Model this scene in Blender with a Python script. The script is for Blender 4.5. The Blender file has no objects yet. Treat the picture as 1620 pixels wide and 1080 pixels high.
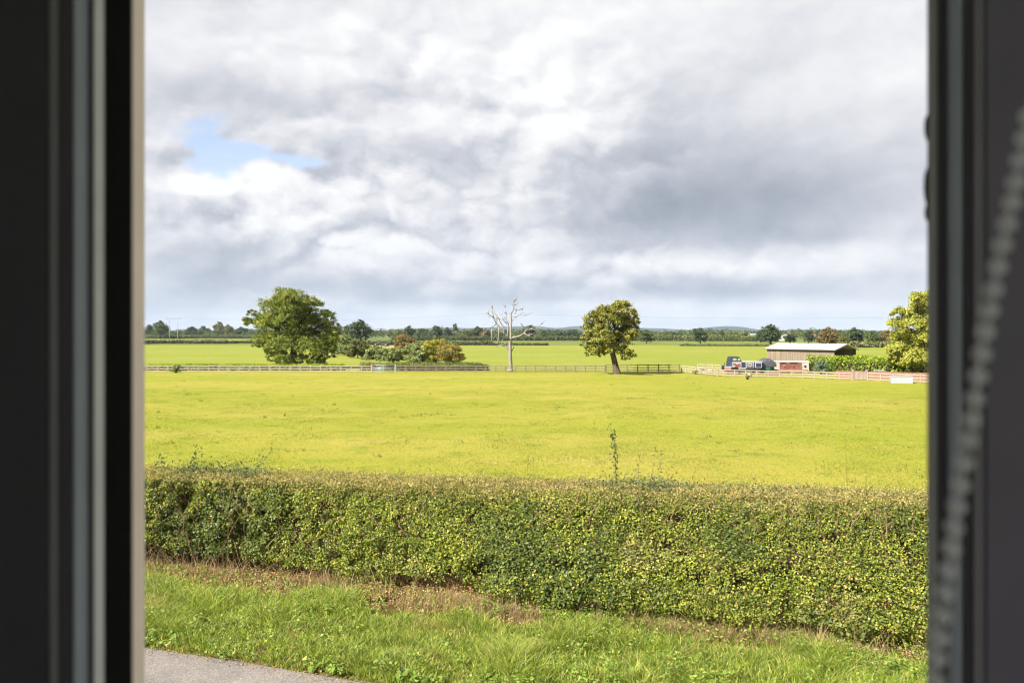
import bpy, bmesh, math, random, zlib
import numpy as np
from mathutils import Vector, Matrix

random.seed(7)
rng = np.random.default_rng(11)
R = math.radians
scene = bpy.context.scene
C = scene.collection

# ------------------------------------------------------------------ camera
EYE = 5.6                      # eye height above the field
F = 1260.0                     # focal length in pixels of a 1620 px wide frame
HORIZON = 528.0
cam_data = bpy.data.cameras.new("camera")
cam = bpy.data.objects.new("camera", cam_data)
C.objects.link(cam)
cam.location = (0, 0, EYE)
cam.rotation_euler = (R(90), 0, 0)
cam_data.sensor_width = 36
cam_data.lens = 36 * F / 1620
cam_data.shift_y = -(540 - HORIZON) / 1620
cam_data.clip_start = 0.02
cam_data.clip_end = 40000
cam_data.dof.use_dof = True
cam_data.dof.focus_distance = 60
cam_data.dof.aperture_fstop = 5.2
scene.camera = cam

# ------------------------------------------------------------------ light, exposure
EXPO = 1.5
scene.view_settings.view_transform = 'Standard'
scene.view_settings.look = 'None'
scene.view_settings.gamma = 1
scene.view_settings.exposure = EXPO
scene.cycles.max_bounces = 10
scene.cycles.diffuse_bounces = 5
scene.cycles.transmission_bounces = 5
scene.cycles.transparent_max_bounces = 8
scene.cycles.volume_bounces = 0
scene.cycles.use_denoising = True
scene.cycles.filter_width = 1.1

SUN_EL = R(41)
TO_SUN = Vector((-math.cos(R(38)) * math.cos(SUN_EL), -math.sin(R(38)) * math.cos(SUN_EL), math.sin(SUN_EL)))
sun_data = bpy.data.lights.new("sun", 'SUN')
sun_data.energy = 5.0
sun_data.angle = R(0.53)
sun_data.color = (1.0, 0.95, 0.86)
sun = bpy.data.objects.new("sun", sun_data)
sun.rotation_euler = TO_SUN.to_track_quat('Z', 'Y').to_euler()
sun.location = (-40, -40, 80)
C.objects.link(sun)


class NT:
    """small helper that writes node trees"""
    def __init__(self, tree):
        self.t = tree
        tree.nodes.clear()

    def n(self, kind, **kw):
        nd = self.t.nodes.new(kind)
        for k, v in kw.items():
            setattr(nd, k, v)
        return nd

    def put(self, sock, v):
        if isinstance(v, bpy.types.NodeSocket):
            self.t.links.new(v, sock)
        elif v is not None:
            if isinstance(v, tuple) and len(v) == 3 and sock.type == 'RGBA':
                v = v + (1,)
            sock.default_value = v

    def m(self, op, a, b=None, c=None, clamp=False):
        nd = self.n('ShaderNodeMath', operation=op, use_clamp=clamp)
        self.put(nd.inputs[0], a)
        if b is not None: self.put(nd.inputs[1], b)
        if c is not None: self.put(nd.inputs[2], c)
        return nd.outputs[0]

    def vm(self, op, a, b=None, s=None):
        nd = self.n('ShaderNodeVectorMath', operation=op)
        self.put(nd.inputs[0], a)
        if b is not None: self.put(nd.inputs[1], b)
        if s is not None: self.put(nd.inputs['Scale'], s)
        return nd.outputs[0]

    def noise(self, vec, scale, detail=4, rough=.55, dist=0.0, out='Fac'):
        nd = self.n('ShaderNodeTexNoise')
        if vec is not None: self.put(nd.inputs['Vector'], vec)
        nd.inputs['Scale'].default_value = scale
        nd.inputs['Detail'].default_value = detail
        nd.inputs['Roughness'].default_value = rough
        nd.inputs['Distortion'].default_value = dist
        return nd.outputs[out]

    def mix(self, fac, a, b, blend='MIX'):
        nd = self.n('ShaderNodeMix', data_type='RGBA', blend_type=blend)
        self.put(nd.inputs[0], fac)
        self.put(nd.inputs[6], a)
        self.put(nd.inputs[7], b)
        return nd.outputs[2]

    def ramp(self, fac, stops, interp='LINEAR'):
        nd = self.n('ShaderNodeValToRGB')
        cr = nd.color_ramp
        cr.interpolation = interp
        while len(cr.elements) < len(stops):
            cr.elements.new(0.5)
        for e, (p, c) in zip(cr.elements, stops):
            e.position = p
            e.color = tuple(c) + (1,) if len(c) == 3 else c
        self.put(nd.inputs[0], fac)
        return nd.outputs[0]

    def smooth(self, v, lo, hi):
        nd = self.n('ShaderNodeMapRange', interpolation_type='SMOOTHSTEP')
        self.put(nd.inputs[0], v)
        nd.inputs[1].default_value = lo
        nd.inputs[2].default_value = hi
        return nd.outputs[0]


def lin(r, g, b):
    f = lambda c: (c / 255 / 12.92) if c / 255 <= .04045 else ((c / 255 + .055) / 1.055) ** 2.4
    return (f(r), f(g), f(b))


# ------------------------------------------------------------------ sky: Nishita blue behind a broken cloud deck
world = bpy.data.worlds.new("World")
scene.world = world
world.use_nodes = True
world.cycles.sampling_method = 'MANUAL'
world.cycles.sample_map_resolution = 256
w = NT(world.node_tree)
out = w.n('ShaderNodeOutputWorld')
bg = w.n('ShaderNodeBackground')
bg.inputs['Strength'].default_value = 0.1
w.t.links.new(bg.outputs[0], out.inputs[0])
sky = w.n('ShaderNodeTexSky', sky_type='NISHITA')
sky.sun_disc = False
sky.sun_elevation = SUN_EL
sky.sun_rotation = math.atan2(TO_SUN.x, TO_SUN.y) % (2 * math.pi)
sky.air_density = 1.0
sky.dust_density = 0.6
dirv = w.n('ShaderNodeTexCoord').outputs['Generated']
sep = w.n('ShaderNodeSeparateXYZ')
w.put(sep.inputs[0], dirv)
dx, dy, dz = sep.outputs
az = w.m('ARCTAN2', dx, dy)
el = w.m('ARCSINE', dz)
zc = w.m('MAXIMUM', w.m('ADD', dz, 0.10), 0.03)
comb = w.n('ShaderNodeCombineXYZ')
w.put(comb.inputs[0], w.m('DIVIDE', dx, zc))
w.put(comb.inputs[1], w.m('DIVIDE', dy, zc))
plane = comb.outputs[0]
# billowing shape in direction space (clouds have height, so they do not flatten fully)
stretch = w.n('ShaderNodeCombineXYZ')
w.put(stretch.inputs[0], az)
w.put(stretch.inputs[1], w.m('MULTIPLY', el, 1.45))
billow_v = stretch.outputs[0]
warp = w.vm('SCALE', w.vm('SUBTRACT', w.noise(billow_v, 3.0, 3, .5, 0, 'Color'), (.5, .5, .5)), None, 0.10)
bv = w.vm('ADD', billow_v, warp)
n_big = w.noise(bv, 3.4, 5, .5)
n_mid = w.noise(bv, 8.0, 8, .58)
n_mid2 = w.noise(w.vm('ADD', bv, (-.020, .030, 0)), 8.0, 8, .58)
n_lay = w.noise(plane, .55, 7, .55)
n_fine = w.noise(bv, 26.0, 6, .6)


def puffs(vec):
    nd = w.n('ShaderNodeTexVoronoi', feature='F1')
    w.put(nd.inputs['Vector'], vec)
    nd.inputs['Scale'].default_value = 9.0
    nd.inputs['Detail'].default_value = 2.0
    nd.inputs['Roughness'].default_value = .5
    return nd.outputs['Distance']


warp2 = w.vm('SCALE', w.vm('SUBTRACT', w.noise(billow_v, 11.0, 5, .6, 0, 'Color'), (.5, .5, .5)), None, 0.09)
pv = w.vm('ADD', bv, warp2)
pf_a = puffs(pv)
pf_b = puffs(w.vm('ADD', pv, (-.010, .020, 0)))
puff_lit = w.m('SUBTRACT', pf_b, pf_a)


def blob(px, py, sx, sy):
    """soft patch of sky round the direction of a point seen from the window; sizes in the same units"""
    a0 = math.atan((px - 810) / F)
    e0 = math.atan((HORIZON - py) / F * math.cos(a0))
    a = w.m('DIVIDE', w.m('SUBTRACT', az, a0), sx / F)
    e = w.m('DIVIDE', w.m('SUBTRACT', el, e0), sy / F)
    q = w.m('ADD', w.m('MULTIPLY', a, a), w.m('MULTIPLY', e, e))
    return w.m('EXPONENT', w.m('MULTIPLY', q, -1.0))


def total(items):
    acc = None
    for b, amp in items:
        v = w.m('MULTIPLY', b, amp)
        acc = v if acc is None else w.m('ADD', acc, v)
    return acc


bright = total([
    (blob(900, 10, 260, 120), .25), (blob(560, 110, 200, 80), .24), (blob(895, 175, 75, 60), .30),
    (blob(760, 200, 160, 50), .10), (blob(350, 110, 160, 60), .10),
    (blob(425, 273, 30, 16), .75), (blob(345, 293, 60, 12), .5), (blob(470, 330, 110, 50), .20),
    (blob(690, 330, 120, 60), .20), (blob(850, 380, 120, 40), .18), (blob(620, 400, 150, 30), .16),
    (blob(1130, 418, 130, 18), .30), (blob(900, 430, 90, 22), .24), (blob(1380, 400, 140, 25), .12),
    (blob(1430, 90, 220, 130), .10), (blob(1300, 486, 140, 8), .12), (blob(960, 484, 120, 9), .12),
    (blob(1090, 335, 200, 65), -.40), (blob(1260, 290, 190, 70), -.22), (blob(1060, 240, 150, 60), -.14), (blob(1000, 130, 120, 60), -.08),
    (blob(480, 150, 190, 28), -.20), (blob(620, 140, 60, 40), -.12), (blob(300, 130, 120, 40), -.10), (blob(650, 250, 180, 40), -.12),
    (blob(560, 455, 170, 22), -.24), (blob(330, 420, 150, 50), -.22), (blob(740, 474, 120, 11), -.22),
    (blob(1000, 455, 180, 10), -.15), (blob(1180, 462, 200, 11), -.18), (blob(1330, 440, 150, 11), -.12), (blob(1300, 375, 150, 14), -.12),
    (blob(880, 470, 60, 7), -.10), (blob(320, 490, 260, 30), -.10),
])
puff_area = w.m('MINIMUM', w.m('ADD', .13, total([(blob(560, 330, 330, 110), .8), (blob(380, 290, 140, 60), .5), (blob(880, 200, 170, 120), .45), (blob(640, 110, 260, 90), .35), (blob(1000, 425, 300, 40), .55)])), 1.0)
noise_part = w.m('ADD', w.m('MULTIPLY', puff_area, w.m('ADD', w.m('MULTIPLY', puff_lit, .85), w.m('MULTIPLY', w.m('SUBTRACT', .40, pf_a), .22))), w.m('ADD', w.m('MULTIPLY', w.m('SUBTRACT', n_big, .5), .20),
                 w.m('ADD', w.m('MULTIPLY', w.m('SUBTRACT', n_mid, .5), .14),
                     w.m('ADD', w.m('MULTIPLY', w.m('SUBTRACT', n_mid, n_mid2), .34),
                         w.m('ADD', w.m('MULTIPLY', w.m('SUBTRACT', n_lay, .5), .16),
                             w.m('MULTIPLY', w.m('SUBTRACT', n_fine, .5), .08))))))
lum = w.m('ADD', w.m('ADD', bright, noise_part), .73)
K = 10.0 / 2 ** EXPO
sc3 = lambda c, k=K: (c[0] * k, c[1] * k, c[2] * k)
cloud = w.ramp(lum, [(0.05, lin(148, 155, 168)), (.30, lin(176, 182, 193)), (.55, lin(206, 209, 217)),
                     (.78, lin(236, 236, 240)), (1.0, lin(255, 255, 255))])
# bluer and calmer towards the horizon
low = w.smooth(el, 0.20, 0.0)
cloud = w.mix(w.m('MULTIPLY', low, .42), cloud, w.ramp(lum, [(.1, lin(160, 174, 198)), (.5, lin(190, 200, 217)), (.9, lin(232, 236, 243))]))
cloud = w.mix(1.0, cloud, (K, K, K), 'MULTIPLY')
hole = total([(blob(330, 200, 62, 26), .72), (blob(300, 225, 50, 34), .35), (blob(410, 240, 80, 22), .68), (blob(500, 258, 62, 13), .70),
              (blob(350, 262, 52, 20), .55), (blob(470, 200, 24, 9), .35), (blob(236, 255, 10, 30), .3),
              (blob(420, 275, 34, 20), -.75), (blob(450, 205, 90, 14), -.22), (blob(260, 160, 60, 14), -.35), (blob(385, 214, 80, 8), -.40), (blob(300, 240, 60, 7), -.30), (blob(470, 240, 70, 7), -.25)])
hole_n = w.m('ADD', hole, w.m('ADD', w.m('MULTIPLY', w.m('SUBTRACT', n_mid, .5), 2.6), w.m('MULTIPLY', w.m('SUBTRACT', n_fine, .5), 1.2)))
hole_m = w.m('MULTIPLY', w.smooth(hole_n, .30, .85), w.smooth(hole, .06, .30))
blue = w.mix(1.0, sky.outputs[0], (.90, .78, .76), 'MULTIPLY')
final = w.mix(w.m('MULTIPLY', hole_m, .92), cloud, blue)
w.put(bg.inputs[0], final)


# ------------------------------------------------------------------ object helpers
def link(o, parent=None):
    C.objects.link(o)
    if parent is not None:
        o.parent = parent
    return o


def tag(o, label=None, cat=None, group=None, kind=None):
    if label: o['label'] = label
    if cat: o['category'] = cat
    if group: o['group'] = group
    if kind: o['kind'] = kind
    return o


def empty(name, loc=(0, 0, 0), rz=0.0):
    o = bpy.data.objects.new(name, None)
    o.location = loc
    o.rotation_euler = (0, 0, rz)
    o.empty_display_size = .3
    return link(o)


def mesh_np(name, verts, faces, mat, parent=None, smooth=False):
    """verts (N,3); faces (M,k) with one k"""
    me = bpy.data.meshes.new(name)
    verts = np.asarray(verts, dtype=np.float32)
    faces = np.asarray(faces, dtype=np.int32)
    me.vertices.add(len(verts))
    me.vertices.foreach_set('co', verts.ravel())
    k = faces.shape[1]
    me.loops.add(faces.size)
    me.loops.foreach_set('vertex_index', faces.ravel())
    me.polygons.add(len(faces))
    me.polygons.foreach_set('loop_start', np.arange(0, faces.size, k, dtype=np.int32))
    me.polygons.foreach_set('loop_total', np.full(len(faces), k, dtype=np.int32))
    if smooth:
        me.polygons.foreach_set('use_smooth', np.ones(len(faces), dtype=bool))
    me.update(calc_edges=True)
    me.validate()
    if mat: me.materials.append(mat)
    return link(bpy.data.objects.new(name, me), parent)


class MB:
    def __init__(self):
        self.v = []
        self.f = []

    def add(self, vs, fs):
        o = len(self.v)
        self.v += [tuple(p) for p in vs]
        self.f += [tuple(i + o for i in f) for f in fs]
        return self

    def box(self, x0, x1, y0, y1, z0, z1, M=None):
        vs = [(x, y, z) for z in (z0, z1) for y in (y0, y1) for x in (x0, x1)]
        if M is not None: vs = [tuple(M @ Vector(p)) for p in vs]
        return self.add(vs, [(0, 2, 3, 1), (4, 5, 7, 6), (0, 1, 5, 4), (2, 6, 7, 3), (0, 4, 6, 2), (1, 3, 7, 5)])

    def bar(self, a, b, wd, ht):
        """rectangular bar from a to b; wd sideways, ht upward"""
        a, b = Vector(a), Vector(b)
        d = (b - a).normalized()
        up = Vector((0, 0, 1))
        if abs(d.z) > .95: up = Vector((0, 1, 0))
        s = d.cross(up).normalized()
        u = s.cross(d).normalized()
        vs = []
        for p in (a, b):
            for i, j in ((-1, -1), (1, -1), (1, 1), (-1, 1)):
                vs.append(p + s * (i * wd / 2) + u * (j * ht / 2))
        return self.add(vs, [(0, 1, 2, 3), (7, 6, 5, 4), (0, 4, 5, 1), (1, 5, 6, 2), (2, 6, 7, 3), (3, 7, 4, 0)])

    def tube(self, pts, rad, n=8, cap=True):
        pts = [Vector(p) for p in pts]
        rings = []
        ref = Vector((.37, .61, .17)).normalized()
        for i, p in enumerate(pts):
            d = (pts[min(i + 1, len(pts) - 1)] - pts[max(i - 1, 0)])
            if d.length < 1e-9: d = Vector((0, 0, 1))
            d.normalize()
            s = d.cross(ref)
            if s.length < .05: s = d.cross(Vector((1, 0, 0)))
            s.normalize()
            u = s.cross(d)
            r = rad[i] if isinstance(rad, (list, tuple)) else rad
            rings.append([p + s * (r * math.cos(2 * math.pi * k / n)) + u * (r * math.sin(2 * math.pi * k / n)) for k in range(n)])
        vs = [q for r in rings for q in r]
        fs = []
        for i in range(len(pts) - 1):
            for k in range(n):
                fs.append((i * n + k, i * n + (k + 1) % n, (i + 1) * n + (k + 1) % n, (i + 1) * n + k))
        if cap:
            fs.append(tuple(range(n - 1, -1, -1)))
            fs.append(tuple((len(pts) - 1) * n + k for k in range(n)))
        return self.add(vs, fs)

    def prism(self, poly, axis, a, b):
        """2-D polygon extruded along an axis: poly given in the two other axes in x,y,z order"""
        def pt(p, t):
            if axis == 'x': return (t, p[0], p[1])
            if axis == 'y': return (p[0], t, p[1])
            return (p[0], p[1], t)
        n = len(poly)
        vs = [pt(p, a) for p in poly] + [pt(p, b) for p in poly]
        fs = [tuple(range(n)), tuple(range(2 * n - 1, n - 1, -1))]
        for i in range(n):
            j = (i + 1) % n
            fs.append((i, i + n, j + n, j))
        return self.add(vs, fs)

    def build(self, name, mat, parent=None, smooth=False, bevel=0.0):
        me = bpy.data.meshes.new(name)
        me.from_pydata(self.v, [], self.f)
        bm = bmesh.new()
        bm.from_mesh(me)
        bmesh.ops.recalc_face_normals(bm, faces=bm.faces)
        if bevel > 0:
            bmesh.ops.bevel(bm, geom=list(bm.edges), offset=bevel, segments=2, affect='EDGES', clamp_overlap=True)
        bm.to_mesh(me)
        bm.free()
        if smooth:
            for p in me.polygons: p.use_smooth = True
        if mat: me.materials.append(mat)
        return link(bpy.data.objects.new(name, me), parent)


def copy_tree(o, parent=None):
    c = o.copy()
    C.objects.link(c)
    c.parent = parent
    for ch in list(o.children):
        copy_tree(ch, c)
    return c


# ------------------------------------------------------------------ value noise
_lat = np.random.default_rng(3).random((64, 64, 64))


def vnoise(p, scale=1.0, octaves=3):
    p = np.asarray(p, float) * scale
    acc, amp, tot = 0, 1.0, 0
    for o in range(octaves):
        q = p * 2 ** o + 17.3 * o
        i = np.floor(q).astype(int)
        f = q - i
        f = f * f * (3 - 2 * f)
        r = 0
        for a in (0, 1):
            for b in (0, 1):
                for c in (0, 1):
                    wgt = (f[:, 0] if a else 1 - f[:, 0]) * (f[:, 1] if b else 1 - f[:, 1]) * (f[:, 2] if c else 1 - f[:, 2])
                    r = r + wgt * _lat[(i[:, 0] + a) & 63, (i[:, 1] + b) & 63, (i[:, 2] + c) & 63]
        acc = acc + amp * r
        tot += amp
        amp *= .5
    return acc / tot


def unit(v):
    return v / np.maximum(np.linalg.norm(v, axis=1, keepdims=True), 1e-9)


def leaf_mesh(name, pts, nrm, size, mat, parent=None, aspect=.62, fold=.22):
    """one small folded leaf of two faces per point"""
    n = len(pts)
    nrm = unit(nrm)
    t = unit(np.cross(nrm, rng.normal(size=(n, 3))))
    b = np.cross(nrm, t)
    s = np.asarray(size).reshape(-1, 1) * np.ones((n, 1))
    base = pts - t * s * .5
    tip = pts + t * s * .5 - nrm * s * .1
    le = pts + b * s * aspect * .5 + nrm * s * fold * .5 - t * s * .06
    ri = pts - b * s * aspect * .5 + nrm * s * fold * .5 - t * s * .06
    v = np.stack([base, le, tip, ri], 1).reshape(-1, 3)
    i = np.arange(n)[:, None] * 4
    f = np.concatenate([i + np.array([[0, 2, 1]]), i + np.array([[0, 3, 2]])], 1).reshape(-1, 3)
    return mesh_np(name, v, f, mat, parent)


def blade_mesh(name, base, h, lean, width, mat, parent=None, seg=3):
    """curved grass blades; base (N,3), h (N,), lean (N,2) tip offset, width (N,)"""
    n = len(base)
    ang = rng.random(n) * 2 * np.pi
    side = np.stack([np.cos(ang), np.sin(ang), np.zeros(n)], 1)
    rows = []
    for k in range(seg):
        t = k / seg
        c = base.copy()
        c[:, 2] += h * (t - .22 * t * t)
        c[:, :2] += lean * (t ** 1.8)
        wv = (width * (1 - t) ** .7)[:, None] * side * .5
        rows += [c - wv, c + wv]
    c = base.copy()
    c[:, 2] += h * .72
    c[:, :2] += lean
    rows.append(c)
    m = 2 * seg + 1
    v = np.stack(rows, 1).reshape(-1, 3)
    i = np.arange(n)[:, None] * m
    tris = []
    for k in range(seg - 1):
        a = 2 * k
        tris += [[a, a + 1, a + 3], [a, a + 3, a + 2]]
    tris.append([m - 3, m - 2, m - 1])
    f = np.concatenate([i + np.array([q]) for q in tris], 1).reshape(-1, 3)
    return mesh_np(name, v, f, mat, parent)


# ------------------------------------------------------------------ materials
MATS = {}


def new_mat(name):
    m = bpy.data.materials.new(name)
    m.use_nodes = True
    return m, NT(m.node_tree)


def leaf_mat(name, stops, patch=None, patch_scale=.25, patch_lo=.55, patch_hi=.7, trans=.32, rough=.5, spec=.3, gain=1.45, fine=0):
    stops = [(p_, tuple(min(.5, c_ * gain) for c_ in q_)) for p_, q_ in stops]
    if patch: patch = tuple(min(.5, c_ * gain) for c_ in patch)
    m, t = new_mat(name)
    o = t.n('ShaderNodeOutputMaterial')
    rnd = t.n('ShaderNodeNewGeometry').outputs['Random Per Island']
    col = t.ramp(rnd, stops)
    crd = t.n('ShaderNodeTexCoord').outputs['Object']
    if patch:
        k = t.smooth(t.noise(crd, patch_scale, 3), patch_lo, patch_hi)
        col = t.mix(t.m('MULTIPLY', k, t.m('MULTIPLY_ADD', rnd, .5, .5)), col, patch)
    big = t.noise(crd, patch_scale * 2.3, 2)
    col = t.mix(1.0, col, t.ramp(big, [(.3, (.78, .80, .78)), (.7, (1.15, 1.12, 1.1))]), 'MULTIPLY')
    if fine:   # shoots of different age side by side
        col = t.mix(1.0, col, t.ramp(t.noise(crd, fine, 3, .6), [(.30, (.55, .60, .55)), (.5, (1, 1.02, .95)), (.70, (1.42, 1.35, 1.2))]), 'MULTIPLY')
    p = t.n('ShaderNodeBsdfPrincipled')
    t.put(p.inputs['Base Color'], col)
    p.inputs['Roughness'].default_value = rough
    p.inputs['Specular IOR Level'].default_value = spec
    tr = t.n('ShaderNodeBsdfTranslucent')
    t.put(tr.inputs[0], t.mix(1.0, col, (1.25, 1.2, .6), 'MULTIPLY'))
    mx = t.n('ShaderNodeMixShader')
    mx.inputs[0].default_value = trans
    t.put(mx.inputs[1], p.outputs[0])
    t.put(mx.inputs[2], tr.outputs[0])
    t.put(o.inputs[0], mx.outputs[0])
    return m


def paint(name, col, var=.12, scale=6.0, rough=.6, spec=.3, dirt=None, dirt_amt=.4, dirt_scale=3.0, bump=0.0, bump_scale=40, metallic=0.0, stretch=None):
    m, t = new_mat(name)
    o = t.n('ShaderNodeOutputMaterial')
    p = t.n('ShaderNodeBsdfPrincipled')
    crd = t.n('ShaderNodeTexCoord').outputs['Object']
    if stretch:
        crd = t.vm('MULTIPLY', crd, stretch)
    n1 = t.noise(crd, scale, 5, .6)
    c = t.mix(1.0, col, t.ramp(n1, [(.3, (1 - var,) * 3), (.7, (1 + var,) * 3)]), 'MULTIPLY')
    if dirt:
        k = t.smooth(t.noise(crd, dirt_scale, 6, .65), .48, .72)
        c = t.mix(t.m('MULTIPLY', k, dirt_amt), c, dirt)
    t.put(p.inputs['Base Color'], c)
    p.inputs['Roughness'].default_value = rough
    p.inputs['Specular IOR Level'].default_value = spec
    p.inputs['Metallic'].default_value = metallic
    if bump:
        b = t.n('ShaderNodeBump')
        b.inputs['Strength'].default_value = bump
        b.inputs['Distance'].default_value = .01
        t.put(b.inputs['Height'], t.noise(crd, bump_scale, 4))
        t.put(p.inputs['Normal'], b.outputs[0])
    t.put(o.inputs[0], p.outputs[0])
    return m


def grass_sheet(name, a, b, c, s1=.05, s2=.6, fine=6.0, bump=.8, stripe=None):
    """mown or grazed grass seen as a surface: broad patches, tufts, fine grain"""
    m, t = new_mat(name)
    o = t.n('ShaderNodeOutputMaterial')
    p = t.n('ShaderNodeBsdfPrincipled')
    crd = t.n('ShaderNodeTexCoord').outputs['Object']
    n1 = t.noise(t.vm('MULTIPLY', crd, (.45, 1.0, 1.0)), s1, 5, .6)
    n2 = t.noise(crd, s2, 6, .65)
    n3 = t.noise(crd, fine, 5, .7)
    col = t.mix(t.smooth(n1, .35, .68), a, b)
    n4 = t.noise(t.vm('MULTIPLY', crd, (.35, 1.0, 1.0)), s1 * 5, 6, .7)
    col = t.mix(t.m('MULTIPLY', t.smooth(n4, .50, .70), .6), col, (b[0] * 1.14, b[1] * 1.04, b[2] * 1.7))
    col = t.mix(t.m('MULTIPLY', t.smooth(n2, .50, .72), .8), col, c)
    col = t.mix(1.0, col, t.ramp(n3, [(.30, (.58, .64, .5)), (.5, (1, 1, 1)), (.70, (1.32, 1.25, 1.3))]), 'MULTIPLY')
    t.put(p.inputs['Base Color'], col)
    p.inputs['Roughness'].default_value = .85
    p.inputs['Specular IOR Level'].default_value = .1
    bm_ = t.n('ShaderNodeBump')
    bm_.inputs['Strength'].default_value = bump
    bm_.inputs['Distance'].default_value = .12
    t.put(bm_.inputs['Height'], t.m('ADD', t.m('MULTIPLY', n2, .6), t.m('MULTIPLY', n3, .5)))
    t.put(p.inputs['Normal'], bm_.outputs[0])
    t.put(o.inputs[0], p.outputs[0])
    return m


M = MATS
M['field'] = grass_sheet('field grass', (.180, .195, .016), (.244, .216, .036), (.115, .150, .011), .045, .5, 7.0, 1.0)
M['field_far'] = grass_sheet('far field grass', (.150, .185, .018), (.195, .195, .030), (.105, .145, .016), .022, .14, 2.0, .4)
M['field_cloud_shade'] = grass_sheet('cloud shaded field grass', (.105, .132, .020), (.125, .145, .028), (.085, .112, .018), .01, .08, 1.2, .2)  # cloud shadow over the meadow is put into this darker green
M['land'] = grass_sheet('far farmland', (.075, .105, .02), (.12, .14, .035), (.05, .075, .02), .0016, .008, .06, .1)
M['stubble'] = grass_sheet('stubble', (.30, .22, .08), (.34, .25, .10), (.22, .17, .06), .03, .3, 3.0, .2)
M['verge_soil'] = grass_sheet('verge soil', (.075, .075, .018), (.10, .075, .03), (.05, .07, .012), .5, 2.0, 14, .6)
M['hill'] = grass_sheet('hill woods', (.020, .030, .020), (.028, .038, .022), (.015, .024, .016), .0012, .006, .03, .1)
M['bark'] = paint('oak bark', (.085, .062, .045), .35, 2.5, .9, .1, bump=.8, bump_scale=9, stretch=(1, 1, .35))
M['bark_dark'] = paint('dark bark', (.045, .036, .028), .3, 2.0, .9, .1)
M['dead_wood'] = paint('bleached dead wood', (.225, .205, .18), .3, 2.2, .85, .15, dirt=(.09, .065, .05), dirt_amt=.8, dirt_scale=2.2, stretch=(1, 1, .3))
M['pale_wood'] = paint('pale sawn timber', (.33, .275, .22), .18, 1.5, .85, .15, dirt=(.16, .12, .08), dirt_amt=.4)
M['brown_wood'] = paint('weathered brown timber', (.185, .15, .11), .22, 1.5, .88, .12, dirt=(.08, .06, .04), dirt_amt=.5)
M['new_wood'] = paint('fresh pinkish timber', (.275, .225, .18), .15, 1.5, .85, .15)
M['galv'] = paint('galvanised steel', (.30, .33, .34), .12, 4, .45, .5, metallic=.35)
M['stem'] = paint('hedge stems', (.10, .07, .045), .35, 8, .9, .1)
M['dry_stem'] = paint('dry stems', (.24, .165, .09), .3, 9, .9, .1)


def asphalt():
    m, t = new_mat('asphalt')
    o = t.n('ShaderNodeOutputMaterial')
    p = t.n('ShaderNodeBsdfPrincipled')
    crd = t.n('ShaderNodeTexCoord').outputs['Object']
    vo = t.n('ShaderNodeTexVoronoi')
    t.put(vo.inputs['Vector'], crd)
    vo.inputs['Scale'].default_value = 55
    n1 = t.noise(crd, 1.2, 5, .6)
    n2 = t.noise(crd, 30, 5, .7)
    col = t.ramp(vo.outputs['Color'], [(.2, (.125, .115, .108)), (.55, (.165, .152, .142)), (.9, (.225, .205, .185))])
    col = t.mix(1.0, col, t.ramp(n1, [(.3, (.82, .82, .84)), (.7, (1.15, 1.12, 1.08))]), 'MULTIPLY')
    col = t.mix(1.0, col, t.ramp(n2, [(.3, (.8, .8, .8)), (.7, (1.2, 1.18, 1.15))]), 'MULTIPLY')
    t.put(p.inputs['Base Color'], col)
    p.inputs['Roughness'].default_value = .9
    p.inputs['Specular IOR Level'].default_value = .2
    b = t.n('ShaderNodeBump')
    b.inputs['Strength'].default_value = .6
    b.inputs['Distance'].default_value = .008
    t.put(b.inputs['Height'], vo.outputs['Distance'])
    t.put(p.inputs['Normal'], b.outputs[0])
    t.put(o.inputs[0], p.outputs[0])
    return m


M['asphalt'] = asphalt()

# leaf materials
M['hedge_leaf'] = leaf_mat('hedge leaves', [(0, (.024, .040, .005)), (.30, (.062, .088, .009)), (.62, (.116, .140, .014)), (.86, (.168, .174, .027)), (.96, (.215, .195, .055)), (1, (.22, .13, .05))],
                           patch=(.19, .16, .065), patch_scale=.55, patch_lo=.54, patch_hi=.75, rough=.5, spec=.3, gain=1.75, fine=5.0)
M['hedge_top'] = leaf_mat('clipped hedge top', [(0, (.08, .08, .022)), (.4, (.16, .155, .045)), (.75, (.24, .205, .085)), (1, (.31, .23, .13))],
                          patch=(.23, .175, .085), patch_scale=.7, rough=.6, gain=1.6, fine=6.0)
M['ivy'] = leaf_mat('dark glossy leaves', [(0, (.020, .033, .007)), (.6, (.050, .070, .011)), (1, (.105, .12, .022))], rough=.48, spec=.3, gain=1.6)
M['bramble'] = leaf_mat('grey green bramble', [(0, (.035, .055, .025)), (.6, (.07, .095, .04)), (1, (.12, .14, .05))], rough=.5)
M['litter'] = leaf_mat('fallen leaves', [(0, (.10, .05, .025)), (.5, (.22, .12, .06)), (.8, (.32, .18, .08)), (1, (.36, .26, .14))], trans=.15, rough=.7, gain=1.35)
M['grass'] = leaf_mat('verge grass', [(0, (.04, .075, .008)), (.35, (.115, .175, .016)), (.7, (.21, .25, .034)), (.92, (.29, .29, .075)), (1, (.36, .30, .16))],
                      patch=(.22, .21, .06), patch_scale=.9, trans=.35, rough=.45)
M['straw'] = leaf_mat('dry grass', [(0, (.20, .13, .06)), (.6, (.32, .22, .11)), (1, (.40, .30, .17))], trans=.2, rough=.7, gain=1.0)
M['weed'] = leaf_mat('broad weed leaves', [(0, (.07, .14, .015)), (.6, (.16, .24, .03)), (1, (.28, .32, .07))], trans=.3, gain=1.05, patch=(.10, .13, .02), patch_scale=1.5)
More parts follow.
